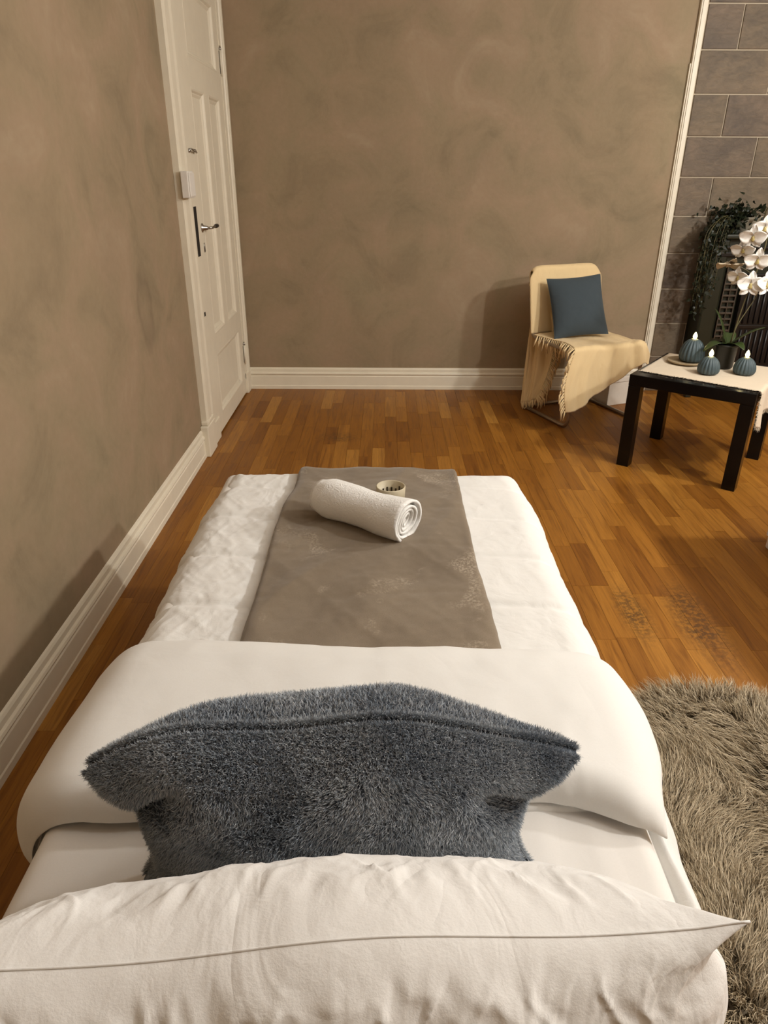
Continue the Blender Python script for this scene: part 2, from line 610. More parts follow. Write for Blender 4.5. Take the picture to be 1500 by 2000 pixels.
def strip_geo(lst):
    V, f, tn = [], [], []
    g = 0.0004
    for x0, x1, y0, y1, t in lst:
        k = len(V)
        x0 += g; x1 -= g; y0 += g; y1 -= g
        V += [(x0, y0, -0.012), (x1, y0, -0.012), (x1, y1, -0.012), (x0, y1, -0.012), (x0, y0, 0), (x1, y0, 0), (x1, y1, 0), (x0, y1, 0)]
        f += [(k + 4, k + 5, k + 6, k + 7), (k, k + 1, k + 5, k + 4), (k + 1, k + 2, k + 6, k + 5), (k + 2, k + 3, k + 7, k + 6), (k + 3, k, k + 4, k + 7)]
        tn += [t] * 8
    me = mesh('plank', V, f)
    a = me.attributes.new('tone', 'FLOAT', 'POINT')
    a.data.foreach_set('value', tn)
    return me


for s in strips[:300]:
    link('plank', strip_geo([s]), 'wood', fl)
meta(link('plank_field', strip_geo(strips[300:]), 'wood', fl), kind='stuff')


# baseboards: stepped profile swept along the wall
def baseboard(name, a, b, nrm, label):
    a, b, nrm = np.array(a, float), np.array(b, float), np.array(nrm, float)
    prof = [(0, 0), (0.019, 0), (0.019, 0.022), (0.016, 0.026), (0.016, 0.088), (0.012, 0.094), (0.017, 0.099), (0.020, 0.106), (0.017, 0.114), (0.010, 0.118), (0.010, 0.136), (0.006, 0.144), (0, 0.147)]
    V = []
    for p in (a, b):
        for d, z in prof:
            q = p + nrm * d
            V.append((q[0], q[1], z))
    n = len(prof)
    f = [(i, i + 1, n + i + 1, n + i) for i in range(n - 1)] + [tuple(range(n))[::-1], tuple(range(n, 2 * n))]
    o = link(name, mesh(name, V, f), 'paint', None, False, (0, 0, 0))
    return meta(o, label, 'baseboard', kind='structure')


baseboard('baseboard_left', (XL, YF, 0), (XL, 3.50, 0), (1, 0, 0), 'cream painted stepped baseboard along the left wall')
baseboard('baseboard_back', (XL + 0.03, YB, 0), (1.755, YB, 0), (0, -1, 0), 'cream painted stepped baseboard along the back wall')

# tiled field of the back wall
TX0, TX1 = 1.80, 3.6
gr = box('wall_tiles', (1.796, YB - 0.012, 0), (TX1, YB - 0.0005, 2.75), 'grout', origin=(0, 0, 0))
meta(gr, 'wall of rough grey-brown stone tiles with pale grout behind the stove', 'tile wall', kind='structure')
zr = 0.24 - 2 * 0.2195
row = 0
TW = 0.445
while zr < 2.75:
    z0, z1 = max(zr, 0), min(zr + 0.2195, 2.75)
    off = 2.005 if row % 2 == 0 else 2.005 + TW / 2
    xs = [TX0] + [off + TW * k for k in range(-1, 6) if TX0 + 0.02 < off + TW * k < TX1 - 0.02] + [TX1]
    for a, b in zip(xs, xs[1:]):
        g = 0.0038
        bm = bmesh.new()
        w, h = b - a - 2 * g, z1 - z0 - 2 * g
        dy = random.uniform(0, 0.0015)
        add_box(bm, (-w / 2, -0.007 - dy, -h / 2), (w / 2, 0.0, h / 2), 0.0018, seg=1)
        t = link('tile', bm_mesh('tile', bm), 'stone', gr)
        t.location = ((a + b) / 2, YB - 0.012, (z0 + z1) / 2)
    zr += 0.2195
    row += 1

# white trim between plaster and tiles
bm = bmesh.new()
add_box(bm, (1.757, YB - 0.024, 0), (1.796, YB, 2.75), 0.004)
add_box(bm, (1.750, YB - 0.016, 0), (1.757, YB, 1.93), 0.002)
add_box(bm, (1.766, YB - 0.029, 0), (1.785, YB - 0.024, 2.75), 0.002)
meta(link('trim_1', bm_mesh('trim', bm), 'paint', None, False, (0, 0, 0)), 'narrow cream painted vertical trim between plaster and tiles', 'trim', kind='structure')

# ------------------------------------------------------------------ door on the left wall
DX = XL + 0.006            # face of the door leaf
dr = thing('door_1', 'cream painted panelled door in the left wall near the back corner', 'door', (XL, 4.255, 0))
dr['kind'] = 'structure'


def dpart(name, lo, hi, mat='paint', bevel=0.0, parent=None):
    o = box(name, lo, hi, mat, None, bevel)
    p = parent or dr
    o.parent = p
    base = dr.location if parent is None else dr.location + parent.location
    o.data.transform(Matrix.Translation(-base))
    return o


# leaf: stiles and rails standing proud of the recessed panels
leaf = [((XL, 3.82, 0.012), (XL + 0.020, 3.935, 2.30)), ((XL, 4.58, 0.012), (XL + 0.020, 4.69, 2.30)), ((XL, 3.935, 0.012), (XL + 0.020, 4.58, 0.105)),
        ((XL, 3.935, 0.445), (XL + 0.020, 4.58, 0.55)), ((XL, 3.935, 1.725), (XL + 0.020, 4.58, 1.85)), ((XL, 3.935, 2.16), (XL + 0.020, 4.58, 2.30)), ((XL, 4.21, 0.55), (XL + 0.020, 4.31, 1.725))]
bm = bmesh.new()
for lo, hi in leaf:
    add_box(bm, lo, hi)
lf = link('leaf', bm_mesh('leaf', bm), 'paint', dr, False, 'world')


def door_panel(y0, y1, z0, z1):
    # bolection moulding around a recessed field
    V, f = [], []
    steps = [(0.0, 0.014), (0.005, 0.0155), (0.012, 0.013), (0.020, 0.004), (0.024, 0.004), (0.036, -0.003)]
    for inset, h in steps:
        for yy, zz in ((y0 + inset, z0 + inset), (y1 - inset, z0 + inset), (y1 - inset, z1 - inset), (y0 + inset, z1 - inset)):
            V.append((DX + h, yy, zz))
    for i in range(len(steps) - 1):
        for k in range(4):
            f.append((i * 4 + k, i * 4 + (k + 1) % 4, i * 4 + 4 + (k + 1) % 4, i * 4 + 4 + k))
    n = 4 * (len(steps) - 1)
    f.append((n, n + 1, n + 2, n + 3))
    return link('panel', mesh('panel', V, f), 'paint', dr, False, 'world')


for a in ((3.935, 4.58, 0.105, 0.445), (3.935, 4.21, 0.55, 1.725), (4.31, 4.58, 0.55, 1.725), (3.935, 4.58, 1.85, 2.16)):
    door_panel(*a)


# casing: near and far mouldings, head, plinth block
def casing(name, y0, y1, outer):
    w = y1 - y0
    prof = [(0, 0.0), (0, 0.028), (0.10, 0.034), (0.30, 0.034), (0.36, 0.027), (0.42, 0.027), (0.50, 0.032), (0.58, 0.032), (0.62, 0.024), (1, 0.023), (1, 0.0)]
    if not outer:
        prof = [(1 - a, b) for a, b in prof][::-1]
    V = []
    for z in (0.10, 2.42):
        for u, h in prof:
            V.append((XL + h, y0 + u * w, z))
    n = len(prof)
    f = [(i, i + 1, n + i + 1, n + i) for i in range(n - 1)] + [tuple(range(n)), tuple(range(n, 2 * n))[::-1]]
    me = mesh(name, V, f)
    bm = bmesh.new(); bm.from_mesh(me); bmesh.ops.recalc_face_normals(bm, faces=bm.faces[:]); bm.to_mesh(me); bm.free()
    return link(name, me, 'paint', dr, False, 'world')


cs = casing('casing', 3.535, 3.82, True)
casing('casing', 4.69, 4.812, False)
dpart('casing_head', (XL, 3.535, 2.30), (XL + 0.034, 4.812, 2.42), bevel=0.004)
bm = bmesh.new()
add_box(bm, (XL, 3.495, 0), (XL + 0.042, 3.66, 0.165), 0.005)
add_box(bm, (XL, 3.52, 0.165), (XL + 0.038, 3.66, 0.185), 0.005)
add_box(bm, (XL, 3.66, 0), (XL + 0.030, 3.82, 0.12), 0.003)
link('plinth_block', bm_mesh('plinth', bm), 'paint', dr, False, 'world')
dpart('plinth_block', (XL, 4.69, 0), (XL + 0.036, 4.812, 0.14), bevel=0.004)
# strike slot, handle, key plate, hook, hole, hinges
meta(dpart('strike_plate', (XL + 0.018, 3.715, 0.975), (XL + 0.0255, 3.785, 1.205), 'dark', 0.001), 'black strike slot in the casing')
hd = bpy.data.objects.new('handle', None); col.objects.link(hd); hd.parent = dr
hd.location = Vector((XL + 0.020, 3.885, 1.10)) - dr.location
hl = Vector(hd.location) + dr.location
pr = [(0, 0.0), (0.022, 0.0), (0.022, 0.004), (0.012, 0.009), (0.009, 0.03), (0, 0.032)]
o = lathe('rosette', pr, 'steel', hd, 20); o.rotation_euler = (0, math.pi / 2, 0)
tube('lever', smooth_path([(0.02, 0, 0), (0.05, 0.0, 0), (0.052, 0.075, 0.003)], 0.02), 0.0065, 'steel', hd, 10)
tube('grip', [(0.052, 0.068, 0.003), (0.052, 0.075, 0.003), (0.052, 0.11, 0.003), (0.052, 0.128, 0.003), (0.052, 0.133, 0.003)], [0.006, 0.0095, 0.0105, 0.009, 0.004], 'blackmatte', hd, 12)
o = lathe('key_plate', [(0, 0.0), (0.013, 0), (0.012, 0.003), (0, 0.0035)], 'steel', dr, 16)
o.rotation_euler = (0, math.pi / 2, 0); o.scale = (1.9, 0.8, 1); o.location = Vector((XL + 0.020, 3.893, 1.005)) - dr.location
dpart('keyhole', (XL + 0.0225, 3.889, 0.985), (XL + 0.0245, 3.897, 1.012), 'dark')
hk = tube('hook', smooth_path([(XL + 0.026, 3.755, 1.452), (XL + 0.038, 3.765, 1.456), (XL + 0.038, 3.80, 1.446), (XL + 0.036, 3.85, 1.447), (XL + 0.034, 3.87, 1.442)], 0.01), 0.0045, 'steel', dr, 8, origin='world')
for yy in (3.757, 3.868):
    o = lathe('screw', [(0, 0), (0.010, 0), (0.009, 0.01), (0.004, 0.014), (0, 0.014)], 'steel', dr, 12)
    o.rotation_euler = (0, math.pi / 2, 0); o.location = Vector((XL + 0.020, yy, 1.449)) - dr.location
dpart('latch_hole', (XL + 0.019, 3.728, 0.684), (XL + 0.0255, 3.758, 0.704), 'dark')
for z0 in (0.20, 1.845):
    h = tube('hinge', [(XL + 0.026, 4.692, z0), (XL + 0.026, 4.692, z0 + 0.125)], 0.007, 'paint', dr, 10, origin='world')
    tube('hinge_tip', [(XL + 0.026, 4.692, z0 + 0.125), (XL + 0.026, 4.692, z0 + 0.133), (XL + 0.026, 4.692, z0 + 0.146)], [0.008, 0.007, 0.003], 'steel', dr, 10, origin='world')
    dpart('hinge_gap', (XL + 0.019, 4.679, z0 + 0.01), (XL + 0.0215, 4.684, z0 + 0.12), 'dark')
# thermostat-like box on the casing
sb = thing('switch_box', 'small white plastic box fixed on the door casing above the handle', 'switch box', (XL + 0.0342, 3.565, 1.25))
box('housing', (0.0, -0.05, 0.0), (0.034, 0.052, 0.112), 'paint2', sb, 0.004)
box('cover', (0.034, -0.044, 0.006), (0.040, 0.046, 0.106), 'paint2', sb, 0.003)
boxes('cable_stub', [((0.004, 0.052, 0.012), (0.016, 0.068, 0.016)), ((0.004, 0.052, 0.028), (0.016, 0.068, 0.032))], 'paint2', sb)

# ------------------------------------------------------------------ bed
ZM = 0.487
XC = -0.053
bed = thing('bed', 'single bed with white fitted sheet, seen from its head end', 'bed', (XC, 1.1, 0))
box('bed_base', (XC - 0.45, 0.11, 0.10), (XC + 0.45, 2.09, 0.215), 'sheet', bed, 0.01, 'world')
for sx in (-0.39, 0.39):
    for yy in (0.2, 2.0):
        tube('leg', [(XC + sx, yy, 0.0), (XC + sx, yy, 0.102)], [0.022, 0.028], 'blackmatte', bed, 14, origin='world')
box('mattress', (XC - 0.445, 0.115, 0.217), (XC + 0.445, 2.085, ZM - 0.012), 'sheet', bed, 0.03, 'world')


def arcprof(a, flat, r, flare=0.0):
    s = np.abs(a)
    th = np.clip((s - flat) / r, 0, math.pi / 2)
    ext = np.clip(s - flat - r * math.pi / 2, 0, None)
    off = np.where(s < flat, s, flat + r * np.sin(th) + ext * flare)
    drop = np.where(s < flat, 0, r * (1 - np.cos(th)) + ext * math.sqrt(1 - flare ** 2))
    return np.sign(a) * off, drop


# fitted sheet
A, Bq = np.meshgrid(np.linspace(-0.64, 0.64, 130), np.linspace(0.0, 2.0, 150), indexing='ij')
ox, dx_ = arcprof(A, 0.425, 0.032)
yb = 0.10 + Bq
sm = 0.0035 * fbm(A * 11 + 3, Bq * 2.2 + A * 3, 4) * (dx_ < 0.02) + 0.005 * ridge(A * 9 - Bq * 1.5, Bq * 1.4, 9) * sstep(0.15, 0.3, A) * (dx_ < 0.02)
G = np.stack([XC + ox, yb, ZM - dx_ + sm], axis=2)
N = normals(G)
shell('fitted_sheet', G, G - N * 0.006, 'sheet', bed, 'world')

# ---- duvet
DC, ZD = -0.037, 0.502


def dbase(a, b, bumps=True):
    """duvet surface: a = arc length across, b = arc length towards the foot"""
    ox, dx = arcprof(a, 0.405, 0.092, 0.06)
    oy, dy = arcprof(np.clip(b - 2.05, 0, None), 0.0, 0.085, 0.45)
    y = np.where(b < 2.05, b, 2.05 + oy)
    drop = (dx ** 3 + dy ** 3) ** (1 / 3)
    z = ZD - drop
    x_ = DC + ox
    # pinch the corner of the foot end
    x_ = x_ - np.sign(a) * 0.02 * sstep(1.9, 2.15, b) * sstep(0.35, 0.5, np.abs(a))
    return x_, y, z


def dgrid(a, b, wr=1.0, quilt=1.0):
    x_, y, z = dbase(a, b)
    G = np.stack([x_, y, z], axis=2)
    N = normals(G)
    h = 0.006 * fbm(a * 3 + 5, b * 3, 1)
    for q in (1.98, 1.77, 1.55, 1.33):
        h = h - quilt * 0.008 * np.exp(-((b - q - 0.012 * np.sin(a * 9)) / 0.013) ** 2)
    h = h + wr * (0.0016 * ridge(a * 22 + b * 14, b * 11 - a * 8, 2) * (0.3 + 0.9 * sstep(0.1, -0.3, a)) + 0.0009 * ridge(a * 45 - b * 20, b * 30 + a * 16, 6) * (0.3 + 0.9 * sstep(0.1, -0.3, a)) + 0.0015 * fbm(a * 30, b * 22 + a * 12, 6))
    lw = 0.25 + 0.9 * sstep(0.05, -0.25, a)
    h = h + wr * lw * (0.0012 * crease(a * 13 + b * 9, b * 5 - a * 4, 201) + 0.0010 * crease(a * 26 - b * 14, b * 9 + a * 6, 203, 0.07) + 0.0008 * crease(a * 44 + b * 24, b * 16 - a * 10, 205, 0.1))
    h = h + 0.006 * fbm(b * 6, a * 2, 8) * sstep(0.38, 0.52, np.abs(a))
    return G + N * h[:, :, None], N


na, nb = 300, 360
a1 = np.linspace(-0.74, 0.74, na)
v1 = np.linspace(0, 1, nb)
A, V_ = np.meshgrid(a1, v1, indexing='ij')
b0 = 0.775 - 0.17 * sstep(0.44, 0.50, np.abs(A))
Bv = b0 + (2.36 - b0) * V_
G, N = dgrid(A, Bv)
edge = np.clip((Bv - b0) / 0.03, 0, 1)
G = G - N * (0.014 * (1 - np.sqrt(1 - (1 - edge) ** 2)))[:, :, None]
duv = thing('duvet', 'white quilted duvet covering the bed with its top end folded back', 'duvet', (DC, 1.4, 0.2))
G[:, :, 2] -= 0.022 * sstep(0.785, 0.73, Bv) * sstep(0.43, 0.45, np.abs(A))
shell('body', G, G - N * (0.010 + 0.012 * sstep(0.45, 0.5, np.abs(A)))[:, :, None], 'duvet', duv, 'world')
# folded-back end
af = np.linspace(-1, 1, 170)
bf = np.linspace(0, 1, 110)
U, V_ = np.meshgrid(af, bf, indexing='ij')
aR = 0.455 + 0.055 * sstep(0.05, 0.6, V_) - 0.030 * sstep(0.6, 1.0, V_)
aL = 0.565 - 0.075 * sstep(0.25, 1.0, V_)
Aq = np.where(U > 0, U * aR, U * aL)
bn = 0.752 + 0.022 * np.sin(U * 3.0 + 0.3) * 0.5 - 0.018 * sstep(0.7, 1, U) + 0.014 * fbm(U * 4, U * 0 + 2, 5) + 0.02 * sstep(-0.2, 0.2, U) * (1 - sstep(0.5, 0.9, U))
bfar = 1.135 - 0.02 * U + 0.010 * fbm(U * 3, U * 0, 15)
Bf = bn + (bfar - bn) * V_
x_, y, z = dbase(Aq, Bf)
G = np.stack([x_, y, z], axis=2)
N = normals(G)
dn, df = Bf - bn, bfar - Bf
ds = np.where(U > 0, aR - Aq, aL + Aq)


def rnd_edge(d, w):
    q = np.clip(d / w, 0, 1)
    return np.sqrt(np.clip(1 - (1 - q) ** 2, 0, 1))


T = 0.036 * rnd_edge(dn, 0.05) * rnd_edge(df, 0.085) * rnd_edge(ds, 0.17)
T = T + (0.006 * fbm(Aq * 5, Bf * 5, 21) + 0.0022 * ridge(Aq * 11 + 3, Bf * 8, 23)) * rnd_edge(df, 0.1) * rnd_edge(dn, 0.05)
base = 0.020 - 0.017 * np.exp(-np.clip(dn, 0, None) / 0.03)
top = G + N * (base + T)[:, :, None]
shell('turned_back_end', top, G + N * (base - 0.002)[:, :, None], 'flap', duv, 'world')

# ---- plush throw lying along the bed
at_ = np.linspace(0, 1, 110)
bt = np.linspace(0, 1, 240)
U, V_ = np.meshgrid(at_, bt, indexing='ij')
Bt = 0.93 + (2.42 - 0.93) * V_
lft = -0.230 - 0.020 * sstep(1.95, 1.80, Bt) + 0.018 * sstep(1.55, 1.2, Bt) * 0 + 0.006 * fbm(Bt * 6, Bt * 0, 31)
rgh = 0.262 + 0.012 * sstep(1.5, 1.1, Bt) + 0.006 * fbm(Bt * 6, Bt * 0 + 9, 33)
At = lft + (rgh - lft) * U
Gd, Nd = dgrid(At, Bt, 0.15, 0.15)
wr = 0.007 * fbm(At * 5 + 1, Bt * 3.5, 41) + 0.008 * ridge(At * 6 - Bt * 4.0, Bt * 2.6 + At * 3, 43) + 0.004 * ridge(At * 10 + Bt * 8, Bt * 4, 44) + 0.0012 * fbm(At * 60, Bt * 60, 46)
wr = wr * sstep(0, 0.06, U) * sstep(1, 0.94, U)
e = np.minimum(np.clip(U / 0.03, 0, 1), np.clip((1 - U) / 0.03, 0, 1))
th = 0.006 + 0.011 * np.sqrt(1 - (1 - e) ** 2) + 0.003
Gt = Gd + Nd * (th + wr + 0.004)[:, :, None]
o = shell('plush_throw', Gt, Gd + Nd * 0.004, 'plush', None, (DC, 1.5, 0.5))
meta(o, 'taupe plush throw laid lengthwise over the white duvet', 'throw')

# ---- rolled towel
tw_R, tw_L = at_z(790, 1018, 0.572), at_z(632, 970, 0.572)
axis = (tw_R - tw_L); axis[2] = 0
tl = np.linalg.norm(axis) + 0.02
axis /= np.linalg.norm(axis)
side = np.array([-axis[1], axis[0], 0])
R0 = 0.0515
nth, nl = 170, 30
turns = 4.3
th = np.linspace(0, turns * 2 * math.pi, nth)
rs = 0.010 + (R0 - 0.010) * (th / th[-1])
Lq = np.linspace(0, 1, nl)
TH, LL = np.meshgrid(th, Lq, indexing='ij')
RS = (0.010 + (R0 - 0.010) * (TH / th[-1]))
shrink = 1 - 0.16 * sstep(0.14, 0.0, LL) + 0.05 * sstep(0.80, 0.95, LL) + 0.03 * np.sin(LL * 9 + TH * 0.5)
wob = 1 + 0.05 * vnoise(TH * 1.3, LL * 5, 3) + 0.04 * vnoise(TH * 3, LL * 9, 5)
endw = (LL - 0.5) * (tl + 0.010 * np.sin(TH * 1.1 + 1) * (LL > 0.5)) + 0.012 * (TH / th[-1] - 0.6) * sstep(0.8, 1, LL)


def roll(RR):
    ang = TH + 2.2
    ra = RR * shrink * wob
    return (((tw_R + tw_L) / 2)[None, None, :] * [1, 1, 0] + endw[:, :, None] * axis + (np.cos(ang) * ra)[:, :, None] * side + (np.sin(ang) * ra)[:, :, None] * np.array([0, 0, 1.0])
            + np.array([0, 0, ZD + 0.023 + R0 * 0.98]))


t_ = 0.0042
o = shell('rolled_towel', roll(RS + t_), roll(RS - t_ * 0.6), 'towel', None, tuple(((tw_R + tw_L) / 2) * [1, 1, 0] + [0, 0, ZD]))
meta(o, 'white rolled terry towel lying diagonally on the taupe throw', 'towel')

# ---- small cup behind the towel
cp = at_z(763, 976, 0.525)
cu = thing('tealight_cup', 'small cream ceramic tealight cup behind the rolled towel', 'tealight cup', (cp[0], cp[1], ZD + 0.021))
lathe('cup', [(0, 0.004), (0.036, 0.004), (0.0375, 0.044), (0.0395, 0.046), (0.0415, 0.044), (0.040, 0.0), (0, 0.0)], 'cup', cu, 40)
bm = bmesh.new()
for k in range(18):
    a = 2 * math.pi * k / 18 + 0.1
    hgt = random.uniform(0.016, 0.030)
    add_box(bm, (-0.0010, -0.0024, 0.005), (0.0008, 0.0024, 0.005 + hgt), 0, Matrix.Rotation(a, 4, 'Z') @ Matrix.Translation((0.0358, 0, 0)))
link('pattern', bm_mesh('pattern', bm), 'cupdark', cu)


# ------------------------------------------------------------------ fur made of ribbons
def fur(name, P, D, L, width, segs, mat, parent, bend=None, curl=0.0, origin=None, shade=None):
    n = len(P)
    D = D / np.linalg.norm(D, axis=1, keepdims=True)
    rv = rng.normal(size=(n, 3))
    W = np.cross(D, rv); W /= np.linalg.norm(W, axis=1, keepdims=True)
    W2 = np.cross(D, W)
    ph = rng.random(n) * 6.28
    ts = np.linspace(0, 1, segs + 1)
    pts = []
    for t in ts:
        p = P + D * (L * t)[:, None]
        if bend is not None:
            p = p + bend * (L * t * t)[:, None]
        if curl:
            p = p + (W2 * (np.sin(t * 7 + ph) - np.sin(ph))[:, None] + W * (np.cos(t * 6 + ph) - np.cos(ph))[:, None]) * (L * curl * t)[:, None]
        pts.append(p)
    per = 2 * segs + 1
    V = np.zeros((n, per, 3))
    FT = np.zeros((n, per))
    for i, t in enumerate(ts[:-1]):
        w = width * (1 - 0.75 * t)
        w = w[:, None] if hasattr(w, '__len__') else w
        V[:, 2 * i] = pts[i] - W * w / 2
        V[:, 2 * i + 1] = pts[i] + W * w / 2
        FT[:, 2 * i:2 * i + 2] = t
    V[:, -1] = pts[-1]
    FT[:, -1] = 1
    quads = segs - 1
    lp = np.zeros((n, quads * 4 + 3), dtype=np.int32)
    for i in range(quads):
        lp[:, 4 * i:4 * i + 4] = [2 * i, 2 * i + 1, 2 * i + 3, 2 * i + 2]
    lp[:, -3:] = [2 * quads, 2 * quads + 1, per - 1]
    lp = lp + (np.arange(n) * per)[:, None]
    tot = np.tile(np.array([4] * quads + [3], dtype=np.int32), n)
    st = np.concatenate([[0], np.cumsum(tot)[:-1]]).astype(np.int32)
    me = bpy.data.meshes.new(name)
    me.vertices.add(n * per)
    me.vertices.foreach_set('co', V.reshape(-1))
    me.loops.add(lp.size)
    me.loops.foreach_set('vertex_index', lp.reshape(-1))
    me.polygons.add(len(tot))
    me.polygons.foreach_set('loop_start', st)
    me.polygons.foreach_set('loop_total', tot)
    me.update()
    me.validate()
    a = me.attributes.new('ft', 'FLOAT', 'POINT'); a.data.foreach_set('value', FT.reshape(-1).astype(np.float32))
    b = me.attributes.new('fr', 'FLOAT', 'POINT'); b.data.foreach_set('value', np.repeat(rng.random(n) if shade is None else np.clip(rng.random(n) ** 1.4 * 0.75 + shade, 0, 1), per).astype(np.float32))
    o = link(name, me, mat, parent, True, origin)
    o['kind'] = 'stuff'
    return o


# ------------------------------------------------------------------ fur cushion
FC = np.array([-0.060, 0.672, 0.0])


def fur_surf(u, v, s):
    """u across, v up (-1..1), s = +1 far side, -1 near (camera) side"""
    ear = np.abs(u) ** 3
    half = 0.300 - 0.062 * (1 - np.abs(v) ** 2.4)          # pinched sides
    half = np.where(v > 0, half, 0.262 - 0.030 * (1 - np.abs(v) ** 2.4))
    x_ = u * half
    top = 0.774 - 0.058 * ear * 1.0 + 0.006 * np.sin(u * 7)
    bot = ZM + 0.018
    z = bot + (top - bot) * (v + 1) / 2
    T = 0.112 * np.clip(1 - np.abs(u) ** 3.0, 0, 1) ** 0.62 * np.clip(1 - np.abs(v) ** 2.6, 0, 1) ** 0.55
    T = T * (1.0 + 0.25 * (s > 0) * (v > 0))
    T = T + 0.010 * fbm(u * 3 + 2, v * 2.5 + s * 4, 51) * np.clip(1 - u ** 4, 0, 1) * np.clip(1 - v ** 4, 0, 1)
    # crease lines running in from the ears
    T = T - 0.034 * np.exp(-((v - 0.62 + 0.75 * (np.abs(u) - 0.75)) / 0.10) ** 2) * sstep(0.55, 0.80, np.abs(u)) * sstep(1.0, 0.9, np.abs(u)) * (s < 0)
    T = T + 0.016 * np.exp(-((np.abs(u) - 0.97) / 0.10) ** 2) * np.exp(-((v - 0.85) / 0.20) ** 2)
    y_ = s * np.maximum(T, 0.007) - 0.040 * (z - 0.62)
    y_ = y_ + 0.010 * u
    return np.stack([FC[0] + x_, FC[1] + y_ - 0.015, z], axis=-1)


def two_sided(name, fn, n1, n2, mat, parent, origin):
    u = np.sin(np.linspace(-1, 1, n1) * math.pi / 2)
    v = np.sin(np.linspace(-1, 1, n2) * math.pi / 2)
    U, V = np.meshgrid(u, v, indexing='ij')
    return shell(name, fn(U, V, -1.0), fn(U, V, 1.0), mat, parent, origin)


cu = thing('fur_cushion', 'blue-grey faux fur cushion standing between the white pillow and duvet', 'cushion', tuple(FC + [0, 0, ZM]))
two_sided('cover', fur_surf, 90, 70, 'furbase', cu, 'world')


def sample_fur(n, s):
    u = rng.uniform(-1, 1, n); v = rng.uniform(-0.98, 1, n)
    p = fur_surf(u, v, s)
    e = 1e-3
    du = fur_surf(np.clip(u + e, -1, 1), v, s) - fur_surf(np.clip(u - e, -1, 1), v, s)
    dv = fur_surf(u, np.clip(v + e, -1, 1), s) - fur_surf(u, np.clip(v - e, -1, 1), s)
    nn = np.cross(du, dv) * (-s)
    nn = nn / (np.linalg.norm(nn, axis=1, keepdims=True) + 1e-12)
    nn = np.where((nn[:, 1] * s < -0.3)[:, None], -nn, nn)
    return u, v, p, nn


PP, DD, LLn = [], [], []
for s, n in ((-1.0, 125000), (1.0, 60000)):
    u, v, p, nn = sample_fur(n, s)
    flow = np.stack([fbm(u * 5, v * 4 + s, 61, 3), fbm(u * 5 + 9, v * 4 - s, 63, 3) * 0.6, fbm(u * 5 + 3, v * 4 + 5, 65, 3) - 0.25], axis=1)
    PP.append(p); DD.append(nn * 0.75 + flow * 1.5 + rng.normal(size=p.shape) * 0.30)
    LLn.append(rng.uniform(0.006, 0.0105, n))
# steep bands on both sides of the seam
for s, n in ((-1.0, 34000), (1.0, 16000)):
    u = rng.uniform(-1, 1, n); v = 1 - rng.random(n) ** 3 * 0.22
    p = fur_surf(u, v, s)
    PP.append(p); DD.append(np.stack([0.15 * u, 0.55 * s + 0 * u, 0.55 + 0 * u], axis=1) + rng.normal(size=(n, 3)) * 0.45); LLn.append(rng.uniform(0.006, 0.0105, n))
# seam line and ears
n = 14000
u = rng.uniform(-1, 1, n)
p = fur_surf(u, np.full(n, 1.0), 1.0)
PP.append(p); DD.append(np.stack([0.5 * u ** 3, -0.45 + 0.5 * rng.normal(size=n), 0.9 + 0 * u], axis=1) + rng.normal(size=(n, 3)) * 0.35); LLn.append(rng.uniform(0.006, 0.011, n))
n = 5000
v = rng.uniform(-1, 1, n); sd = rng.choice([-1.0, 1.0], n)
p = fur_surf(sd, v, 1.0)
PP.append(p); DD.append(np.stack([sd, -0.2 + 0 * v, 0.2 * v], axis=1) + rng.normal(size=(n, 3)) * 0.4); LLn.append(rng.uniform(0.007, 0.012, n))
PP = np.concatenate(PP)
fur('fur', PP, np.concatenate(DD), np.concatenate(LLn), 0.0011, 3, 'fur', cu, curl=0.10, origin='world', shade=0.55 * fbm(PP[:, 0] * 16 + PP[:, 1] * 9, PP[:, 2] * 16, 67, 3) + 0.06)
us = np.linspace(-1, 1, 50)
tube('piping', fur_surf(us, np.full(50, 1.0), 1.0) + [0, -0.003, -0.004], 0.003, 'furbase', cu, 8, origin='world')

# ------------------------------------------------------------------ white pillow
PC = np.array([-0.05, 0.385, 0.0])
yaw = 0.07


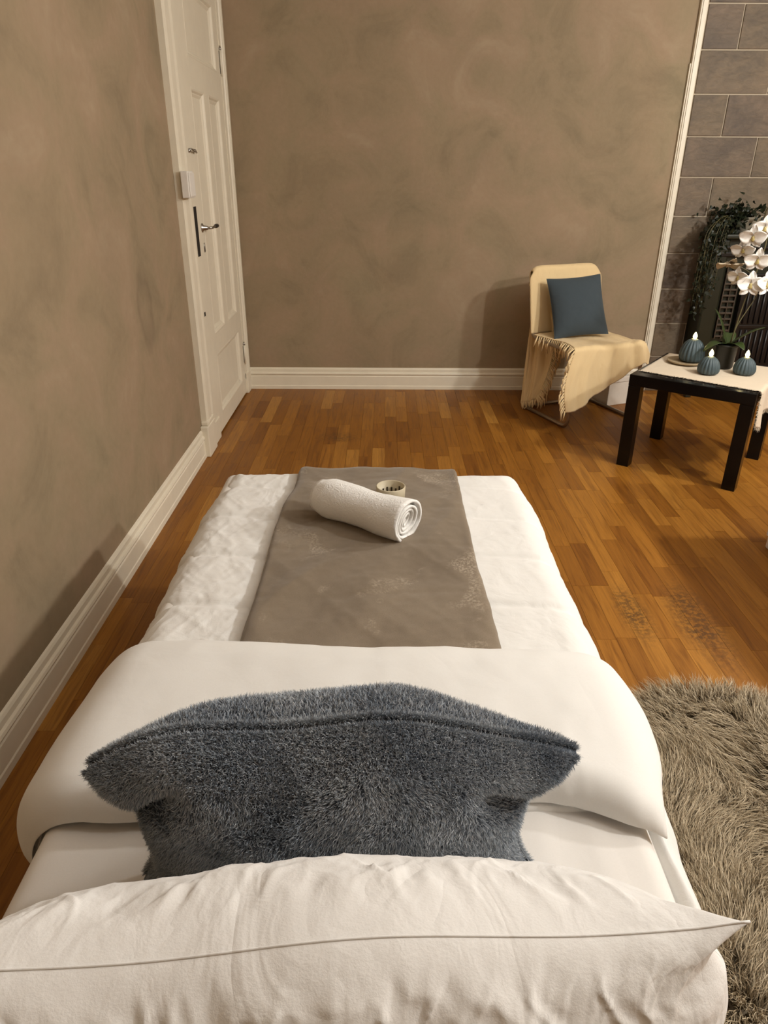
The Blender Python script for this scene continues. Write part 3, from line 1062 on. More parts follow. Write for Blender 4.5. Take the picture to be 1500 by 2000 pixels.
def pil_surf(u, v, s):
    cu_ = np.abs(u)
    half = np.interp(v, [-1, -0.5, 0.0, 0.40, 0.62, 0.80, 0.90, 1.0], [0.335, 0.350, 0.364, 0.370, 0.362, 0.342, 0.348, 0.374])
    x_ = u * half
    top = 0.768 + 0.014 * (1 - u ** 2) + 0.004 * sstep(0.86, 1.0, u) + 0.006 * np.sin(u * 6 + 1)
    bot = ZM + 0.010
    z = bot + (top - bot) * (v + 1) / 2
    pu = np.clip(1 - cu_ ** 4.2, 0, 1) ** 0.58
    pv = np.clip(1 - np.abs(v) ** 3.0, 0, 1) ** 0.60
    T = np.where(s > 0, 0.143, 0.095) * pu * pv
    d = (1 - v)                                   # distance below the seam
    gath = ridge(u * 17 + 0.3 * v, v * 1.0 + s * 7, 71) * np.exp(-d / 0.15) * np.clip(d / 0.04, 0, 1)
    big = fbm(u * 4 + v * 1.5 + s * 3, v * 3, 73)
    diag = ridge(u * 6 - v * 3.0 * s, v * 3.2 + u * 1.5, 75)
    fine = ridge(u * 15 + v * 5, v * 6 - u * 5, 77)
    soft = np.where(s > 0, 0.30 + 0.70 * sstep(0.62, 0.92, v), 0.72)
    T = T + soft * (0.015 * gath + 0.016 * big + 0.011 * diag + 0.005 * fine + 0.0050 * crease(u * 5 - v * 2.4 * s, v * 2.2 + u * 1.5, 171) + 0.0035 * crease(u * 9 + v * 3.0 * s, v * 3 - u * 2, 173) + 0.0022 * crease(u * 16 - v * 2, v * 4 + u * 3, 175, 0.07)) * np.clip(1 - u ** 6, 0, 1) * np.clip((1 - v ** 2) * 6, 0, 1)
    y_ = s * np.maximum(T, 0.0006) + 0.02 * (v < 0) * v - 0.035 * (z - 0.6)
    xx = x_ * math.cos(yaw) - y_ * math.sin(yaw)
    yy = x_ * math.sin(yaw) + y_ * math.cos(yaw)
    return np.stack([PC[0] + xx, PC[1] + yy, z], axis=-1)


wp = thing('white_pillow', 'large white cotton pillow standing nearest at the head of the bed', 'pillow', tuple(PC + [0, 0, ZM]))
two_sided('pillowcase', pil_surf, 330, 200, 'pillow', wp, 'world')
us = np.linspace(-1, 1, 120)
tube('seam', pil_surf(us, np.full(120, 1.0), 1.0) + [0, 0, 0.0003], 0.0012, 'pillow', wp, 6, origin='world')

# ------------------------------------------------------------------ sheepskin rug
RC = np.array([0.93, 1.05])


def rug_r(th):
    c, s = np.cos(th), np.sin(th)
    rx, ry = 0.36, 0.60
    r = (np.abs(c / rx) ** 2.5 + np.abs(s / ry) ** 2.5) ** (-1 / 2.5)
    return r * (1 + 0.05 * np.sin(3 * th + 0.6) + 0.035 * np.sin(5 * th))


rg = thing('sheepskin_rug', 'long-haired beige sheepskin rug on the floor right of the bed', 'rug', (RC[0], RC[1], 0.001))
nT, nR = 64, 10
V = [(0, 0, 0.012)]
for i in range(1, nR + 1):
    for k in range(nT):
        th = 2 * math.pi * k / nT
        r = rug_r(th) * i / nR
        V.append((r * math.cos(th), r * math.sin(th), 0.012 if i < nR else 0.002))
f = [(0, 1 + k, 1 + (k + 1) % nT) for k in range(nT)]
for i in range(nR - 1):
    for k in range(nT):
        a, b = 1 + i * nT + k, 1 + i * nT + (k + 1) % nT
        f.append((a, a + nT, b + nT, b))
link('hide', mesh('hide', V, f), 'skin', rg, True)
n = 62000
th = rng.uniform(0, 2 * math.pi, n)
rr = np.sqrt(rng.random(n)) * 0.985
P2 = np.stack([rr * rug_r(th) * np.cos(th), rr * rug_r(th) * np.sin(th)], axis=1)
# clumping
ncl = 2600
ct = rng.uniform(0, 2 * math.pi, ncl); cr = np.sqrt(rng.random(ncl))
CL = np.stack([cr * rug_r(ct) * np.cos(ct), cr * rug_r(ct) * np.sin(ct)], axis=1)
cell = {}
for i, (a, b) in enumerate(CL):
    cell.setdefault((int(a // 0.04), int(b // 0.04)), []).append(i)
idx = np.zeros(n, dtype=int)
for k in range(n):
    a, b = int(P2[k, 0] // 0.04), int(P2[k, 1] // 0.04)
    best, bd = 0, 9
    for i in (-1, 0, 1):
        for j in (-1, 0, 1):
            for q in cell.get((a + i, b + j), ()):
                d = (CL[q, 0] - P2[k, 0]) ** 2 + (CL[q, 1] - P2[k, 1]) ** 2
                if d < bd:
                    best, bd = q, d
    idx[k] = best
fx = 2.2 * fbm(CL[:, 0] * 4.5 + 3, CL[:, 1] * 4.5, 81, 3); fy = 2.2 * fbm(CL[:, 0] * 4.5, CL[:, 1] * 4.5 + 7, 83, 3)
rad = cr ** 3
fx = fx * (1 - 0.6 * rad) + 1.1 * rad * np.cos(ct) + 0.1
fy = fy * (1 - 0.6 * rad) + 1.1 * rad * np.sin(ct) + 0.15
flow = np.stack([fx, fy], axis=1)[idx]
pull = (CL[idx] - P2) * 24
D = np.concatenate([flow * 0.75 + pull + rng.normal(size=(n, 2)) * 0.16, (0.62 + 0.3 * rng.random(n))[:, None]], axis=1)
Lh = rng.uniform(0.045, 0.075, n) * (1 - 0.25 * rr ** 6)
P3 = np.concatenate([P2, np.full((n, 1), 0.010)], axis=1)
bend = np.concatenate([flow * 0.5, np.full((n, 1), -0.42)], axis=1)
fur('wool', P3, D, Lh, 0.0024, 5, 'wool', rg, bend=bend, curl=0.12)

# ------------------------------------------------------------------ side table
tb_rot = -math.radians(37)
e1 = np.array([math.cos(tb_rot), math.sin(tb_rot)]); e2 = np.array([-math.sin(tb_rot), math.cos(tb_rot)])
TS, TH_ = 0.575, 0.475
T0 = np.array([1.20, 3.42])
tc_ = T0 + (e1 + e2) * TS / 2
tb = thing('side_table', 'square black lacquered side table in front of the stove', 'table', (tc_[0], tc_[1], 0), tb_rot)
box('table_top', (-TS / 2, -TS / 2, TH_ - 0.055), (TS / 2, TS / 2, TH_), 'black', tb, 0.003)
for sx in (-1, 1):
    for sy in (-1, 1):
        x0, y0 = sx * (TS / 2 - 0.0310), sy * (TS / 2 - 0.0310)
        box('leg', (x0 - 0.030, y0 - 0.030, 0), (x0 + 0.030, y0 + 0.030, TH_ - 0.0551), 'black', tb, 0.002)


def tloc(px, py, z):
    """photo point on the table top -> table coordinates"""
    p = at_z(px, py, z)[:2] - tc_
    return float(p.dot(e1)), float(p.dot(e2))


# linen runner: local grid with the right side hanging down
U, V_ = np.meshgrid(np.linspace(0, 1, 80), np.linspace(0, 1, 60), indexing='ij')
h0 = -TS / 2 + 0.012
yl = -TS / 2 + 0.088 - 0.045 * U + 0.004 * fbm(U * 20, U * 0, 91)
yh = TS / 2 - 0.02 + 0 * U
Y = yl + (yh - yl) * V_
L_hang = 0.165 - 0.03 * V_ + 0.02 * np.sin(V_ * 11)
S = U * (TS - 0.010 + L_hang)
s1 = TS - 0.012
r_ = 0.006
thh = np.clip((S - s1 + 0.006) / r_, 0, math.pi / 2)
ext = np.clip(S - s1 + 0.006 - r_ * math.pi / 2, 0, None)
X = np.where(S < s1 - 0.006, S, s1 - 0.006 + r_ * np.sin(thh)) + h0 + 0.006 + np.where(ext > 0, 0.004 + 0.012 * ext * np.sin(V_ * 14) / 0.16 + 0.02 * ext, 0)
Z = TH_ + 0.004 + np.where(S < s1 - 0.006, 0, -r_ * (1 - np.cos(thh)) - ext) + 0.0025 * np.abs(fbm(U * 9, V_ * 7, 93)) * (ext <= 0)
Y = Y + ext * 0.25 * (0.5 - V_)
G = np.stack([X, Y, Z], axis=2)
N = normals(G)
rn = thing('table_runner', 'cream linen runner with frayed edge on the black side table', 'table runner', (tc_[0], tc_[1], 0), tb_rot)
shell('cloth', G, G - N * 0.0015, 'runner', rn)
# frayed front and hanging edges
P_, D_ = [], []
for i in range(80):
    for k in range(7):
        q = min(79, max(0, i + random.random() - 0.5))
        i0 = int(q); i1 = min(79, i0 + 1); ff = q - i0
        P_.append(G[i0, 0] * (1 - ff) + G[i1, 0] * ff + [0, 0, 0.0005]); D_.append([random.gauss(0, 0.4), -1, 0.02])
for j in range(60):
    for k in range(5):
        P_.append(G[-1, j]); D_.append([0, random.gauss(0, 0.3), -1])
fur('frayed_edge', np.array(P_), np.array(D_), rng.uniform(0.008, 0.024, len(P_)), 0.0025, 2, 'runner', rn)


# candles
def candle(px, py, r, h, label):
    lx, ly = tloc(px, py, TH_ + 0.01)
    p = tc_ + e1 * lx + e2 * ly
    o = thing('ribbed_candle', label, 'candle', (p[0], p[1], TH_ + 0.0085), 0, 'ribbed candles on the side table')
    n = 24
    prof = [(0, 0.0), (r * 0.80, 0.0), (r * 0.92, h * 0.05), (r * 0.99, h * 0.18), (r, h * 0.34), (r * 0.95, h * 0.52), (r * 0.84, h * 0.70), (r * 0.66, h * 0.86), (r * 0.46, h * 0.96), (r * 0.33, h), (r * 0.26, h * 0.985), (0, h * 0.98)]
    lathe('wax_body', prof, 'wax', o, 120, lambda th, t: 1 + 0.10 * (abs(math.sin(th * 9)) - 0.6) * math.sin(math.pi * min(1, t * 1.05)) ** 0.5)
    lathe('rim', [(0, h * 0.985), (r * 0.26, h * 0.988), (r * 0.30, h * 1.01), (r * 0.24, h * 1.022), (r * 0.16, h * 1.0), (0, h * 0.995)], 'waxtop', o, 24)
    fr = 0.0105
    lathe('flame', [(0, h), (fr * 0.55, h + 0.002), (fr, h + 0.013), (fr * 0.85, h + 0.022), (fr * 0.45, h + 0.031), (0, h + 0.038)], 'flame', o, 16)
    return o


cA = candle(1348, 708, 0.060, 0.108, 'largest ribbed teal candle standing on the round plate')
cA.location.z = TH_ + 0.0205
candle(1382, 728, 0.050, 0.080, 'ribbed teal candle in the middle, in front of the orchid pot')
candle(1452, 729, 0.050, 0.078, 'rightmost ribbed teal candle, beside the orchid pot')
lx, ly = tloc(1340, 706, TH_ + 0.012)
p = tc_ + e1 * lx + e2 * ly
o = lathe('round_plate', [(0, 0.0), (0.085, 0.0), (0.092, 0.003), (0.094, 0.009), (0.090, 0.0095), (0.084, 0.006), (0, 0.006)], 'plate', None, 48, origin=(0, 0, 0))
o.location = (p[0], p[1], TH_ + 0.0105)
meta(o, 'round beige plate under the largest teal candle', 'plate')

# ------------------------------------------------------------------ orchid
lx, ly = tloc(1411, 716, TH_ + 0.01)
op = tc_ + e1 * lx + e2 * ly
OR = thing('potted_orchid', 'white flowering orchid in a dark pot on the side table', 'orchid', (op[0], op[1], TH_ + 0.0085))
ob = np.array([op[0], op[1], TH_ + 0.0085])
lathe('pot', [(0, 0), (0.042, 0), (0.046, 0.004), (0.054, 0.105), (0.058, 0.107), (0.058, 0.118), (0.052, 0.118), (0.050, 0.100), (0, 0.098)], 'pot', OR, 36)


def leaf_blade(name, base, tipdir, length, width, arch, mat, parent, fold=0.25):
    d = np.array(tipdir, float); d[2] = 0; d /= np.linalg.norm(d)
    s = np.array([-d[1], d[0], 0])
    nl, nw = 12, 5
    G = np.zeros((nl, nw, 3))
    for i in range(nl):
        t = i / (nl - 1)
        c_ = np.array(base) + d * length * t + np.array([0, 0, 1]) * (arch[0] * t - arch[1] * t * t)
        w = width * math.sin(math.pi * min(1, 0.12 + 0.88 * t) ** 0.9) ** 0.7 if t < 1 else 0.0005
        for j in range(nw):
            q = j / (nw - 1) * 2 - 1
            G[i, j] = c_ + s * w * q / 2 + np.array([0, 0, fold * w * abs(q) / 2])
    return shell(name, G + [0, 0, 0.001], G - [0, 0, 0.001], mat, parent)


for dx, dy, ln, ar in ((0.9, -0.5, 0.15, (0.16, 0.05)), (-0.35, 0.2, 0.09, (0.26, 0.08)), (-0.9, -0.2, 0.13, (0.10, 0.12)), (0.4, 0.8, 0.14, (0.14, 0.1)), (0.25, -0.9, 0.12, (0.10, 0.09))):
    leaf_blade('leaf', (0, 0, 0.10), (dx, dy, 0), ln, 0.062, ar, 'leaf', OR)
YF_ = op[1]
fpos = [((1465, 556), 0.104, -0.1, 0.05, 'petal'), ((1497, 556), 0.098, 0.25, -0.2, 'petal'), ((1479, 508), 0.098, -0.2, 0.35, 'petal'), ((1452, 487), 0.088, -0.7, 0.5, 'petal'),
        ((1471, 463), 0.095, -0.5, 0.3, 'petal'), ((1493, 445), 0.095, -0.1, 0.2, 'petal'), ((1424, 513), 0.105, 0.0, 1.15, 'petal2'), ((1442, 541), 0.080, -0.9, 0.2, 'petal')]
FP = []
for (px, py), size, yawf, pit, m in fpos:
    yy = YF_ - 0.02 + (0.05 if m == 'petal2' else random.uniform(-0.03, 0.03))
    FP.append(at_y(px, py, yy) - ob)
# main stems: rise from the pot, arch over and carry the flowers
s0 = [(0.01, 0, 0.10), tuple(at_y(1429, 662, YF_) - ob), tuple(at_y(1455, 585, YF_) - ob), tuple(at_y(1490, 500, YF_) - ob), tuple(at_y(1508, 425, YF_) - ob), tuple(at_y(1500, 398, YF_ - 0.01) - ob), tuple(FP[5] + [0, 0.02, 0.02]), tuple(FP[4] + [0, 0.02, 0]), tuple(FP[2] + [0, 0.025, 0])]
tube('stem', smooth_path(s0, 0.05, 5), 0.0032, 'stem', OR, 8)
s1_ = [(0.012, -0.01, 0.10), tuple(at_y(1436, 640, YF_) - ob), tuple(at_y(1480, 575, YF_ + 0.02) - ob), tuple(at_y(1484, 548, YF_ + 0.02) - ob), tuple(FP[0] + [0, 0.03, 0.01])]
tube('stem', smooth_path(s1_, 0.04, 5), 0.0028, 'stem', OR, 8)
tube('stem', smooth_path([tuple(at_y(1484, 548, YF_ + 0.02) - ob), tuple(at_y(1455, 525, YF_ + 0.03) - ob), tuple(FP[6] + [0, 0.01, 0])], 0.03, 4), 0.0022, 'stem', OR, 6)


def petal_mesh(length, width, cup, ruff, seed):
    nl, nw = 9, 7
    G = np.zeros((nl, nw, 3))
    for i in range(nl):
        t = i / (nl - 1)
        w = width * (math.sin(math.pi * (0.07 + 0.86 * t ** 0.8)) ** 0.62)
        for j in range(nw):
            q = j / (nw - 1) * 2 - 1
            G[i, j] = (q * w / 2, -cup * math.sin(t * 2.2) * length - ruff * w * q * q + 0.003 * math.sin(7 * t + 5 * q + seed), length * t * (1 - 0.10 * q * q))
    return G


def flower(pos, size, yawf, pit, m):
    fo = bpy.data.objects.new('flower', None); col.objects.link(fo); fo.parent = OR
    fo.location = pos
    fo.rotation_euler = (pit, 0, yawf)
    if m == 'petal2':
        meta(fo, 'drooping beige blossom')
    for ang, ln, wd, back in ((0, 0.50, 0.34, 0.03), (1.35, 0.52, 0.54, -0.03), (-1.35, 0.52, 0.54, -0.03), (2.45, 0.47, 0.32, 0.03), (-2.45, 0.47, 0.32, 0.03)):
        G = petal_mesh(ln * size, wd * size, 0.10, 0.18, ang)
        G = G + [0, back * size, 0.02 * size]
        ca, sa = math.cos(ang), math.sin(ang)
        G = np.stack([G[:, :, 0] * ca + G[:, :, 2] * sa, G[:, :, 1], -G[:, :, 0] * sa + G[:, :, 2] * ca], axis=2)
        shell('petal', G - [0, 0.0008, 0], G + [0, 0.0008, 0], m, fo)
    lathe('lip', [(0, -0.16 * size), (0.05 * size, -0.15 * size), (0.09 * size, -0.08 * size), (0.05 * size, 0.0), (0.06 * size, 0.04 * size), (0, 0.07 * size)], 'lip' if m == 'petal' else 'petal2', fo, 12).location = (0, -0.05 * size, 0)
    return fo


for p_, (_, size, yawf, pit, m) in zip(FP, fpos):
    flower(p_, size * 1.2, yawf, pit, m)

# ------------------------------------------------------------------ stove
SX0, SX1, SY0, SY1, SZ = 1.998, 2.80, 4.60, 4.80, 1.03
st = thing('iron_stove', 'dark green-black cast iron stove standing against the tiled wall', 'stove', ((SX0 + SX1) / 2, (SY0 + SY1) / 2, 0))
so = st.location.copy()


def sp(name, lo, hi, mat='iron', bevel=0.004):
    return box(name, lo, hi, mat, st, bevel, 'world')


sp('body', (SX0 + 0.01, SY0 + 0.02, 0.16), (SX1 - 0.01, SY1, SZ - 0.03))
sp('top_plate', (SX0 - 0.015, SY0 - 0.03, SZ - 0.03), (SX1 + 0.015, SY1, SZ), bevel=0.010)
for lx0 in (SX0 + 0.02, SX1 - 0.06):
    for ly0 in (SY0 + 0.03, SY1 - 0.06):
        sp('leg', (lx0, ly0, 0.0), (lx0 + 0.04, ly0 + 0.04, 0.159), bevel=0.006)
sp('pilaster', (SX0, SY0 - 0.005, 0.16), (SX0 + 0.105, SY0 + 0.03, SZ - 0.03), bevel=0.012)
sp('pilaster', (SX1 - 0.105, SY0 - 0.005, 0.16), (SX1, SY0 + 0.03, SZ - 0.03), bevel=0.012)
for gx in (SX0 + 0.118, SX1 - 0.205):
    bm = bmesh.new()
    add_box(bm, (gx, SY0, 0.40), (gx + 0.006, SY0 + 0.025, 0.86), 0.001)
    add_box(bm, (gx + 0.041, SY0, 0.40), (gx + 0.046, SY0 + 0.025, 0.86), 0.001)
    add_box(bm, (gx + 0.082, SY0, 0.40), (gx + 0.088, SY0 + 0.025, 0.86), 0.001)
    z = 0.41
    while z < 0.86:
        add_box(bm, (gx, SY0 + 0.002, z), (gx + 0.088, SY0 + 0.022, z + 0.011), 0.001)
        z += 0.036
    link('grille', bm_mesh('grille', bm), 'brass', st, False, 'world')
D0, D1 = SX0 + 0.225, SX1 - 0.225
sp('door', (D0, SY0 - 0.012, 0.20), (D1, SY0 + 0.02, 0.80), 'ironblack', 0.006)
boxes('door_frame', [((D0, SY0 - 0.024, 0.77), (D1, SY0 - 0.012, 0.80)), ((D0, SY0 - 0.024, 0.72), (D1, SY0 - 0.012, 0.735)), ((D0, SY0 - 0.022, 0.47), (D1, SY0 - 0.012, 0.49)), ((D0, SY0 - 0.024, 0.20), (D1, SY0 - 0.012, 0.23)),
                     ((D0, SY0 - 0.024, 0.20), (D0 + 0.03, SY0 - 0.012, 0.80)), ((D1 - 0.03, SY0 - 0.024, 0.20), (D1, SY0 - 0.012, 0.80))], 'ironblack', st, 0.002, 'world')
for zz, zz2 in ((0.50, 0.71), (0.25, 0.46)):
    x = D0 + 0.05
    while x < D1 - 0.04:
        tube('bar', [(x, SY0 - 0.018, zz), (x, SY0 - 0.018, zz2)], 0.006, 'ironbar', st, 8, origin='world')
        x += 0.034
boxes('cornice', [((SX0 - 0.005, SY0 - 0.012, 0.90), (SX1 + 0.005, SY0 + 0.02, 0.925)), ((SX0 - 0.005, SY0 - 0.018, 0.945), (SX1 + 0.005, SY0 + 0.02, 0.960))], 'ironblack', st, 0.004, 'world')

# ivy in a pale pot on the stove
ip = at_y(1456, 452, 4.69)
iv = thing('trailing_ivy', 'dark trailing ivy in a pale pot on top of the stove', 'ivy', (ip[0], ip[1], SZ))
lathe('pot', [(0, 0), (0.050, 0), (0.055, 0.004), (0.075, 0.085), (0.080, 0.09), (0.072, 0.092), (0.066, 0.08), (0, 0.078)], 'potwhite', iv, 32)
LV, LF = [], []


def ivy_leaf(c, size, rnd):
    d = np.array([rnd.gauss(0, 1), rnd.gauss(-0.5, 1), rnd.gauss(0, 0.8)]); d /= np.linalg.norm(d)
    u = np.cross(d, [rnd.gauss(0, 1), rnd.gauss(0, 1), 1.0]); u /= np.linalg.norm(u)
    w = np.cross(d, u)
    k = len(LV)
    for a, b, h in ((0, 0, 0), (0.45, 0.25, 0.12), (0.28, 0.6, 0.1), (0, 1, -0.1), (-0.28, 0.6, 0.1), (-0.45, 0.25, 0.12), (0, 0.5, 0)):
        LV.append(c + (u * a + w * b + d * h) * size)
    LF.extend([(k, k + 1, k + 6), (k + 1, k + 2, k + 6), (k + 2, k + 3, k + 6), (k + 3, k + 4, k + 6), (k + 4, k + 5, k + 6), (k + 5, k, k + 6)])


rnd = random.Random(5)
ipl = np.array([ip[0], ip[1], SZ])
for k in range(420):
    a = rnd.uniform(0, 6.28); r = abs(rnd.gauss(0, 0.075))
    c_ = np.array([r * math.cos(a) - 0.055 - abs(rnd.gauss(0, 0.05)), r * math.sin(a) * 0.8 - 0.02, 0.10 + rnd.gauss(0, 0.040)])
    ivy_leaf(c_, rnd.uniform(0.022, 0.042), rnd)
bm = bmesh.new()
for k in range(17):
    # strands fall over the left front corner of the stove
    x0 = -0.07 - rnd.random() * 0.07
    lx_ = at_y(1412 - 44 * rnd.random() ** 0.8, 500 + 20 * rnd.random(), SY0 - 0.05 - 0.05 * rnd.random()) - ipl
    ln = rnd.uniform(0.05, 0.36) if k % 3 else rnd.uniform(0.32, 0.50)
    pts = [np.array([x0, -0.03, 0.10]), np.array([(x0 + lx_[0]) / 2, (lx_[1] - 0.03) / 2, 0.10]), np.array([lx_[0], lx_[1], 0.03]), np.array([lx_[0] - 0.01, lx_[1], -ln * 0.5]), np.array([lx_[0] - 0.02 * rnd.random(), lx_[1], -ln])]
    path = smooth_path(pts, 0.06, 6)
    tube_mesh(bm, path, 0.0014, 5)
    for a, b in zip(path, path[1:]):
        m_ = max(1, int(np.linalg.norm(b - a) / 0.013))
        for q in range(m_):
            ivy_leaf(a + (b - a) * (q + rnd.random()) / m_ + np.array([rnd.gauss(0, 0.010), rnd.gauss(0, 0.008), 0]), rnd.uniform(0.016, 0.034), rnd)
link('strands', bm_mesh('strands', bm), 'stem', iv, True)
o = link('foliage', mesh('foliage', LV, LF), 'ivy', iv)
o['kind'] = 'stuff'

# ------------------------------------------------------------------ chair
ch_rot = math.radians(23)
CR = np.array([math.cos(ch_rot), math.sin(ch_rot), 0]); CB = np.array([-math.sin(ch_rot), math.cos(ch_rot), 0])
C0 = np.array([1.072, 3.965, 0.0])       # front left foot
ch = thing('tubular_chair', 'tubular metal chair hidden under a beige throw near the back wall', 'chair', tuple(C0), ch_rot)
CW, CD_ = 0.485, 0.46
for xx, side_ in ((0.0, 'l'), (CW, 'r')):
    pts = [(xx, CD_ + 0.025, 0.68), (xx, CD_ - 0.02, 0.46), (xx, 0.015, 0.44), (xx, 0.0, 0.012), (xx, CD_, 0.012)]
    tube('side_frame', smooth_path(pts, 0.06, 7), 0.011, 'bronze', ch, 12)
tube('cross_bar', [(0.0, CD_, 0.012), (CW, CD_, 0.012)], 0.010, 'bronze', ch, 10)
tube('cross_bar', [(0.0, 0.03, 0.43), (CW, 0.03, 0.43)], 0.009, 'bronze', ch, 10)
box('seat', (0.012, 0.02, 0.435), (CW - 0.012, CD_ - 0.03, 0.465), 'blackmatte', ch, 0.010)
bmx = Matrix.Translation((0, CD_ - 0.015, 0.47)) @ Matrix.Rotation(-0.20, 4, 'X')
bm = bmesh.new()
add_box(bm, (0.04, -0.012, 0.03), (CW - 0.04, 0.012, 0.365), 0.010, bmx)
link('backrest', bm_mesh('backrest', bm), 'blackmatte', ch)

tw = thing('throw_blanket', 'beige fringed throw blanket draped over the chair by the back wall', 'throw', tuple(C0), ch_rot)
# over the backrest: front up, over the top, down behind
U, V_ = np.meshgrid(np.linspace(0, 1, 50), np.linspace(0, 1, 90), indexing='ij')
Lf, rr_ = 0.36, 0.032
S = V_ * (Lf + math.pi * rr_ + 0.34)
th = np.clip((S - Lf) / rr_, 0, math.pi)
yy = np.where(S < Lf, -rr_, -rr_ * np.cos(th)); zz = np.where(S < Lf, S, Lf + rr_ * np.sin(th)) - np.clip(S - Lf - math.pi * rr_, 0, None)
xx = -0.020 + U * (CW + 0.040)
xx = xx + (0.5 - U) * 0.05 * sstep(Lf - 0.06, Lf + 0.03, S)
zc = zz - 0.030 * (np.abs(U - 0.5) * 2) ** 12 * sstep(Lf - 0.05, Lf + 0.05, S) * (zz > 0.3)
edge = (np.abs(U - 0.5) * 2) ** 8
yy = yy * (1 - 0.35 * edge) + 0.006 * fbm(U * 6, V_ * 5, 101)
ca, sa = math.cos(-0.20), math.sin(-0.20)
G = np.stack([xx, CD_ - 0.015 + yy * ca - zc * sa, 0.475 + yy * sa + zc * ca], axis=2)
N = normals(G)
shell('back_drape', G, G - N * 0.004, 'throw', tw)


def chloc(p):
    q = np.asarray(p) - C0
    return np.array([q.dot(CR), q.dot(CB), q[2]])


def patch(rows, nu, nv, fold, seed):
    """smooth surface through rows of control points, chair coordinates"""
    R = np.array(rows)
    m, k, _ = R.shape

    def interp(A, n):
        t = np.linspace(0, len(A) - 1, n)
        i = np.clip(t.astype(int), 0, len(A) - 2)
        f = (t - i)[:, None, None]
        P0 = A[np.clip(i - 1, 0, None)]; P1 = A[i]; P2 = A[i + 1]; P3 = A[np.clip(i + 2, None, len(A) - 1)]
        return 0.5 * ((2 * P1) + (-P0 + P2) * f + (2 * P0 - 5 * P1 + 4 * P2 - P3) * f ** 2 + (-P0 + 3 * P1 - 3 * P2 + P3) * f ** 3)
    A = interp(R, nv)
    A = interp(A.transpose(1, 0, 2), nu)
    U, V = np.meshgrid(np.linspace(0, 1, nu), np.linspace(0, 1, nv), indexing='ij')
    N = normals(A)
    h = fold * (np.sin(U * 17 + 3 * fbm(U * 2, V * 2, seed)) * 0.6 + 1.2 * fbm(U * 7, V * 1.6, seed + 1)) * sstep(0.0, 0.25, V)
    return A + N * h[:, :, None]


rows = []
for (l, yl), (m_, ym), (r, yr) in (
        (((1052, 530), 4.53), ((1055, 528), 4.51), ((1060, 528), 4.485)),
        (((1042, 575), 4.52), ((1050, 572), 4.49), ((1070, 570), 4.44)),
        (((1034, 640), 4.49), ((1052, 640), 4.45), ((1082, 640), 4.38)),
        (((1026, 700), 4.45), ((1048, 705), 4.41), ((1080, 690), 4.33)),
        (((1020, 750), 4.41), ((1042, 752), 4.37), ((1066, 742), 4.31)),
        (((1017, 785), 4.37), ((1034, 783), 4.35), ((1050, 775), 4.31))):
    rows.append([chloc(at_y(*l, yl)), chloc(at_y(*m_, ym)), chloc(at_y(*r, yr))])
Gs = patch(rows, 60, 80, 0.017, 111)
N = normals(Gs)
shell('side_drape', Gs, Gs - N * 0.004, 'throw', tw)
# over the seat and down the front
U, V_ = np.meshgrid(np.linspace(0, 1, 80), np.linspace(0, 1, 90), indexing='ij')
hang = np.interp(U, [0, 0.12, 0.3, 0.55, 0.8, 1], [0.36, 0.36, 0.31, 0.235, 0.15, 0.10])
seatd = 0.40
S = V_ * (seatd + hang)
r_ = 0.025
th = np.clip((S - seatd) / r_, 0, math.pi / 2)
ext = np.clip(S - seatd - r_ * math.pi / 2, 0, None)
yy = 0.395 - np.where(S < seatd, S, seatd + r_ * np.sin(th)) - 0.05 * ext - ext * 0.07 * np.sin(U * 9 + 0.5)
zz = 0.476 - np.where(S < seatd, 0, r_ * (1 - np.cos(th))) - ext + 0.010 * fbm(U * 5, V_ * 5, 121) * (ext <= 0) + 0.004 * (ext <= 0)
xx = -0.022 + U * (CW + 0.047) + ext * (0.10 - 0.20 * (1 - U)) * 0.4 + 0.03 * np.sin(V_ * 6) * (1 - U) - 0.03 * sstep(0.45, 0.9, V_) * (1 - U)
rs_ = np.clip((U - 0.86) / 0.14, 0, 1)
zz = zz - 0.055 * rs_ ** 2
G = np.stack([xx, yy, zz], axis=2)
G = G + normals(G) * ((0.016 * fbm(U * 7, V_ * 2 + 2, 125) + 0.006 * np.sin(U * 30 + 4 * V_)) * sstep(0.45, 0.8, V_))[:, :, None]
N = normals(G)
shell('seat_drape', G, G - N * 0.004, 'throw', tw)
# tassels
bm = bmesh.new()


def tassel(p, d, ln):
    p = np.array(p); d = np.array(d, float); d /= np.linalg.norm(d)
    q = p + d * ln * 0.5 + np.array([random.gauss(0, 0.006), random.gauss(0, 0.006), 0])
    e_ = q + np.array([random.gauss(0, 0.006), random.gauss(0, 0.006), -ln * 0.55])
    if e_[2] < 0.006:
        e_[2] = 0.006
    if q[2] < 0.008:
        q[2] = 0.008
    tube_mesh(bm, [p, q, e_], [0.0042, 0.0052, 0.0020], 5)


for j in range(28, 80, 1):
    p = Gs[-1, j]
    tassel(p, (0.6, -0.5, -0.9), random.uniform(0.06, 0.10))
for i in range(0, 60, 3):
    tassel(Gs[i, -1], (0.1, -0.1, -1), random.uniform(0.05, 0.08))
for j in range(30, 90, 2):
    tassel(G[0, j], (-0.6 - 0.3 * random.random(), -0.25, -0.6), random.uniform(0.055, 0.095))
for j in range(4, 34, 2):
    tassel(G[0, j], (-0.25, -0.1, -0.9), random.uniform(0.055, 0.10))
o = link('fringe', bm_mesh('fringe', bm), 'throw', tw, True)
o['kind'] = 'stuff'

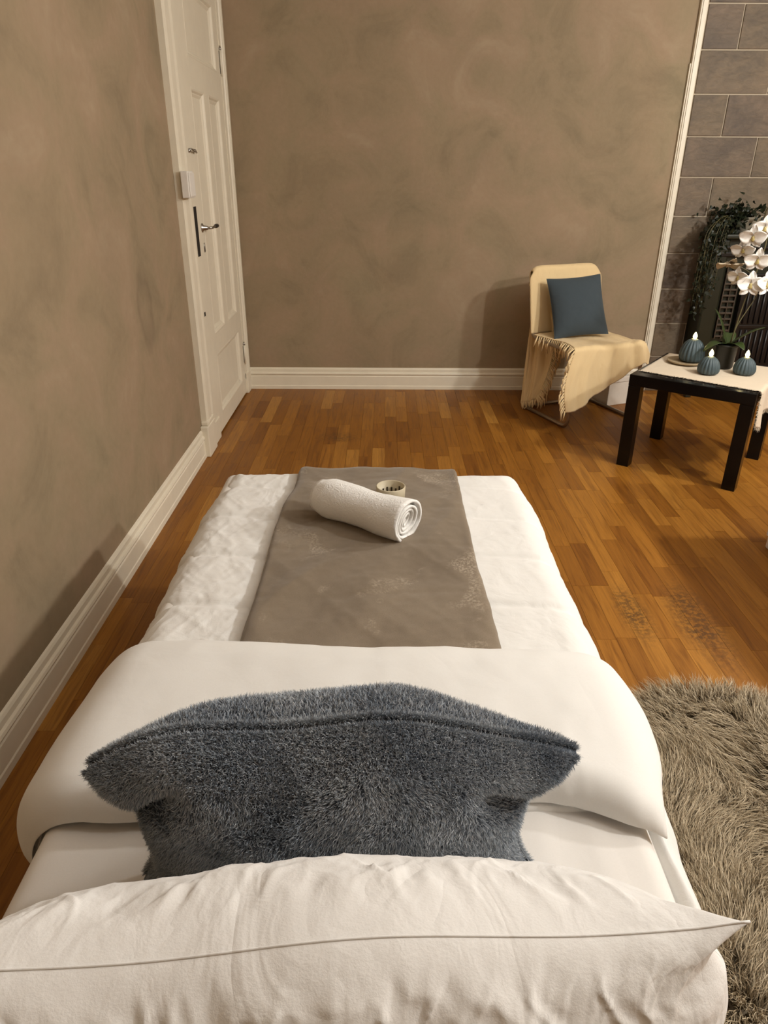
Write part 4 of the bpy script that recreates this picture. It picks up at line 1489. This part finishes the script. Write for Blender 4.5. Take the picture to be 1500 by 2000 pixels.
# linen cushion on the chair, leaning against the back
q = [at_y(1060, 546, 4.36), at_y(1163, 537, 4.40), at_y(1197, 650, 4.24), at_y(1091, 661, 4.20)]
c_ = sum(q) / 4
ux = ((q[1] - q[0]) + (q[2] - q[3])); ux /= np.linalg.norm(ux)
vz = ((q[0] - q[3]) + (q[1] - q[2])); vz -= ux * vz.dot(ux); vz /= np.linalg.norm(vz)
wn = np.cross(ux, vz)          # away from / towards the camera
wq = (np.linalg.norm(q[1] - q[0]) + np.linalg.norm(q[2] - q[3])) / 2
hq = (np.linalg.norm(q[0] - q[3]) + np.linalg.norm(q[1] - q[2])) / 2


def lin_surf(u, v, s):
    x_ = u * wq / 2 * (1 - 0.055 * (1 - v ** 2))
    y_ = v * hq / 2 * (1 - 0.055 * (1 - u ** 2))
    T = 0.058 * (np.clip(1 - np.abs(u) ** 2.6, 0, 1) * np.clip(1 - np.abs(v) ** 2.6, 0, 1)) ** 0.6
    T = T + 0.005 * ridge(u * 4 + v * 3, v * 5 - u * 3, 131) * np.clip(1 - v, 0, 1) * np.clip((1 - u * u) * (1 - v * v) * 3, 0, 1)
    return c_ + x_[..., None] * ux + y_[..., None] * vz + (s * np.maximum(T, 0.002))[..., None] * wn


lc = thing('linen_cushion', 'dark slate-blue square cushion leaning on the chair', 'cushion', tuple(c_ * [1, 1, 0] + [0, 0, 0.49]))
u = np.sin(np.linspace(-1, 1, 40) * math.pi / 2)
U, V = np.meshgrid(u, u, indexing='ij')
shell('cover', lin_surf(U, V, 1.0), lin_surf(U, V, -1.0), 'cushion', lc, 'world')
k = np.linspace(-1, 1, 24)
o1 = np.ones(24)
per = np.concatenate([lin_surf(k, -o1, 0 * k)[:-1], lin_surf(o1, k, 0 * k)[:-1], lin_surf(-k, o1, 0 * k)[:-1], lin_surf(-o1, -k, 0 * k)[:-1]])
tube('seam', per, 0.0022, 'cushion', lc, 6, True, 'world')

# white box behind the chair
bx = thing('storage_box', 'white box on the floor behind the right side of the chair', 'box', (1.49, 4.56, 0), ch_rot)
box('carton', (-0.10, -0.10, 0), (0.075, 0.10, 0.15), 'whitebox', bx, 0.004)
box('lid', (-0.105, -0.105, 0.1505), (0.08, 0.105, 0.185), 'whitebox', bx, 0.004)

# white low cabinet just outside the right edge
cb_ = thing('low_cabinet', 'white low cabinet at the right edge casting a shadow on the floor', 'cabinet', (1.888, 1.88, 0))
box('carcass', (-0.345, -0.65, 0.0), (0.30, 0.65, 0.60), 'paint2', cb_, 0.006)
box('worktop', (-0.350, -0.655, 0.601), (0.305, 0.655, 0.625), 'paint2', cb_, 0.004)
for k in range(3):
    d = box('door', (-0.358, -0.64 + k * 0.43, 0.06), (-0.346, -0.64 + k * 0.43 + 0.42, 0.585), 'paint2', cb_, 0.003)
    o = lathe('knob', [(0, 0), (0.006, 0), (0.006, 0.012), (0.013, 0.018), (0.011, 0.026), (0, 0.028)], 'steel', d, 16)
    o.rotation_euler = (0, -math.pi / 2, 0); o.location = (-0.358, -0.64 + k * 0.43 + 0.38, 0.40)
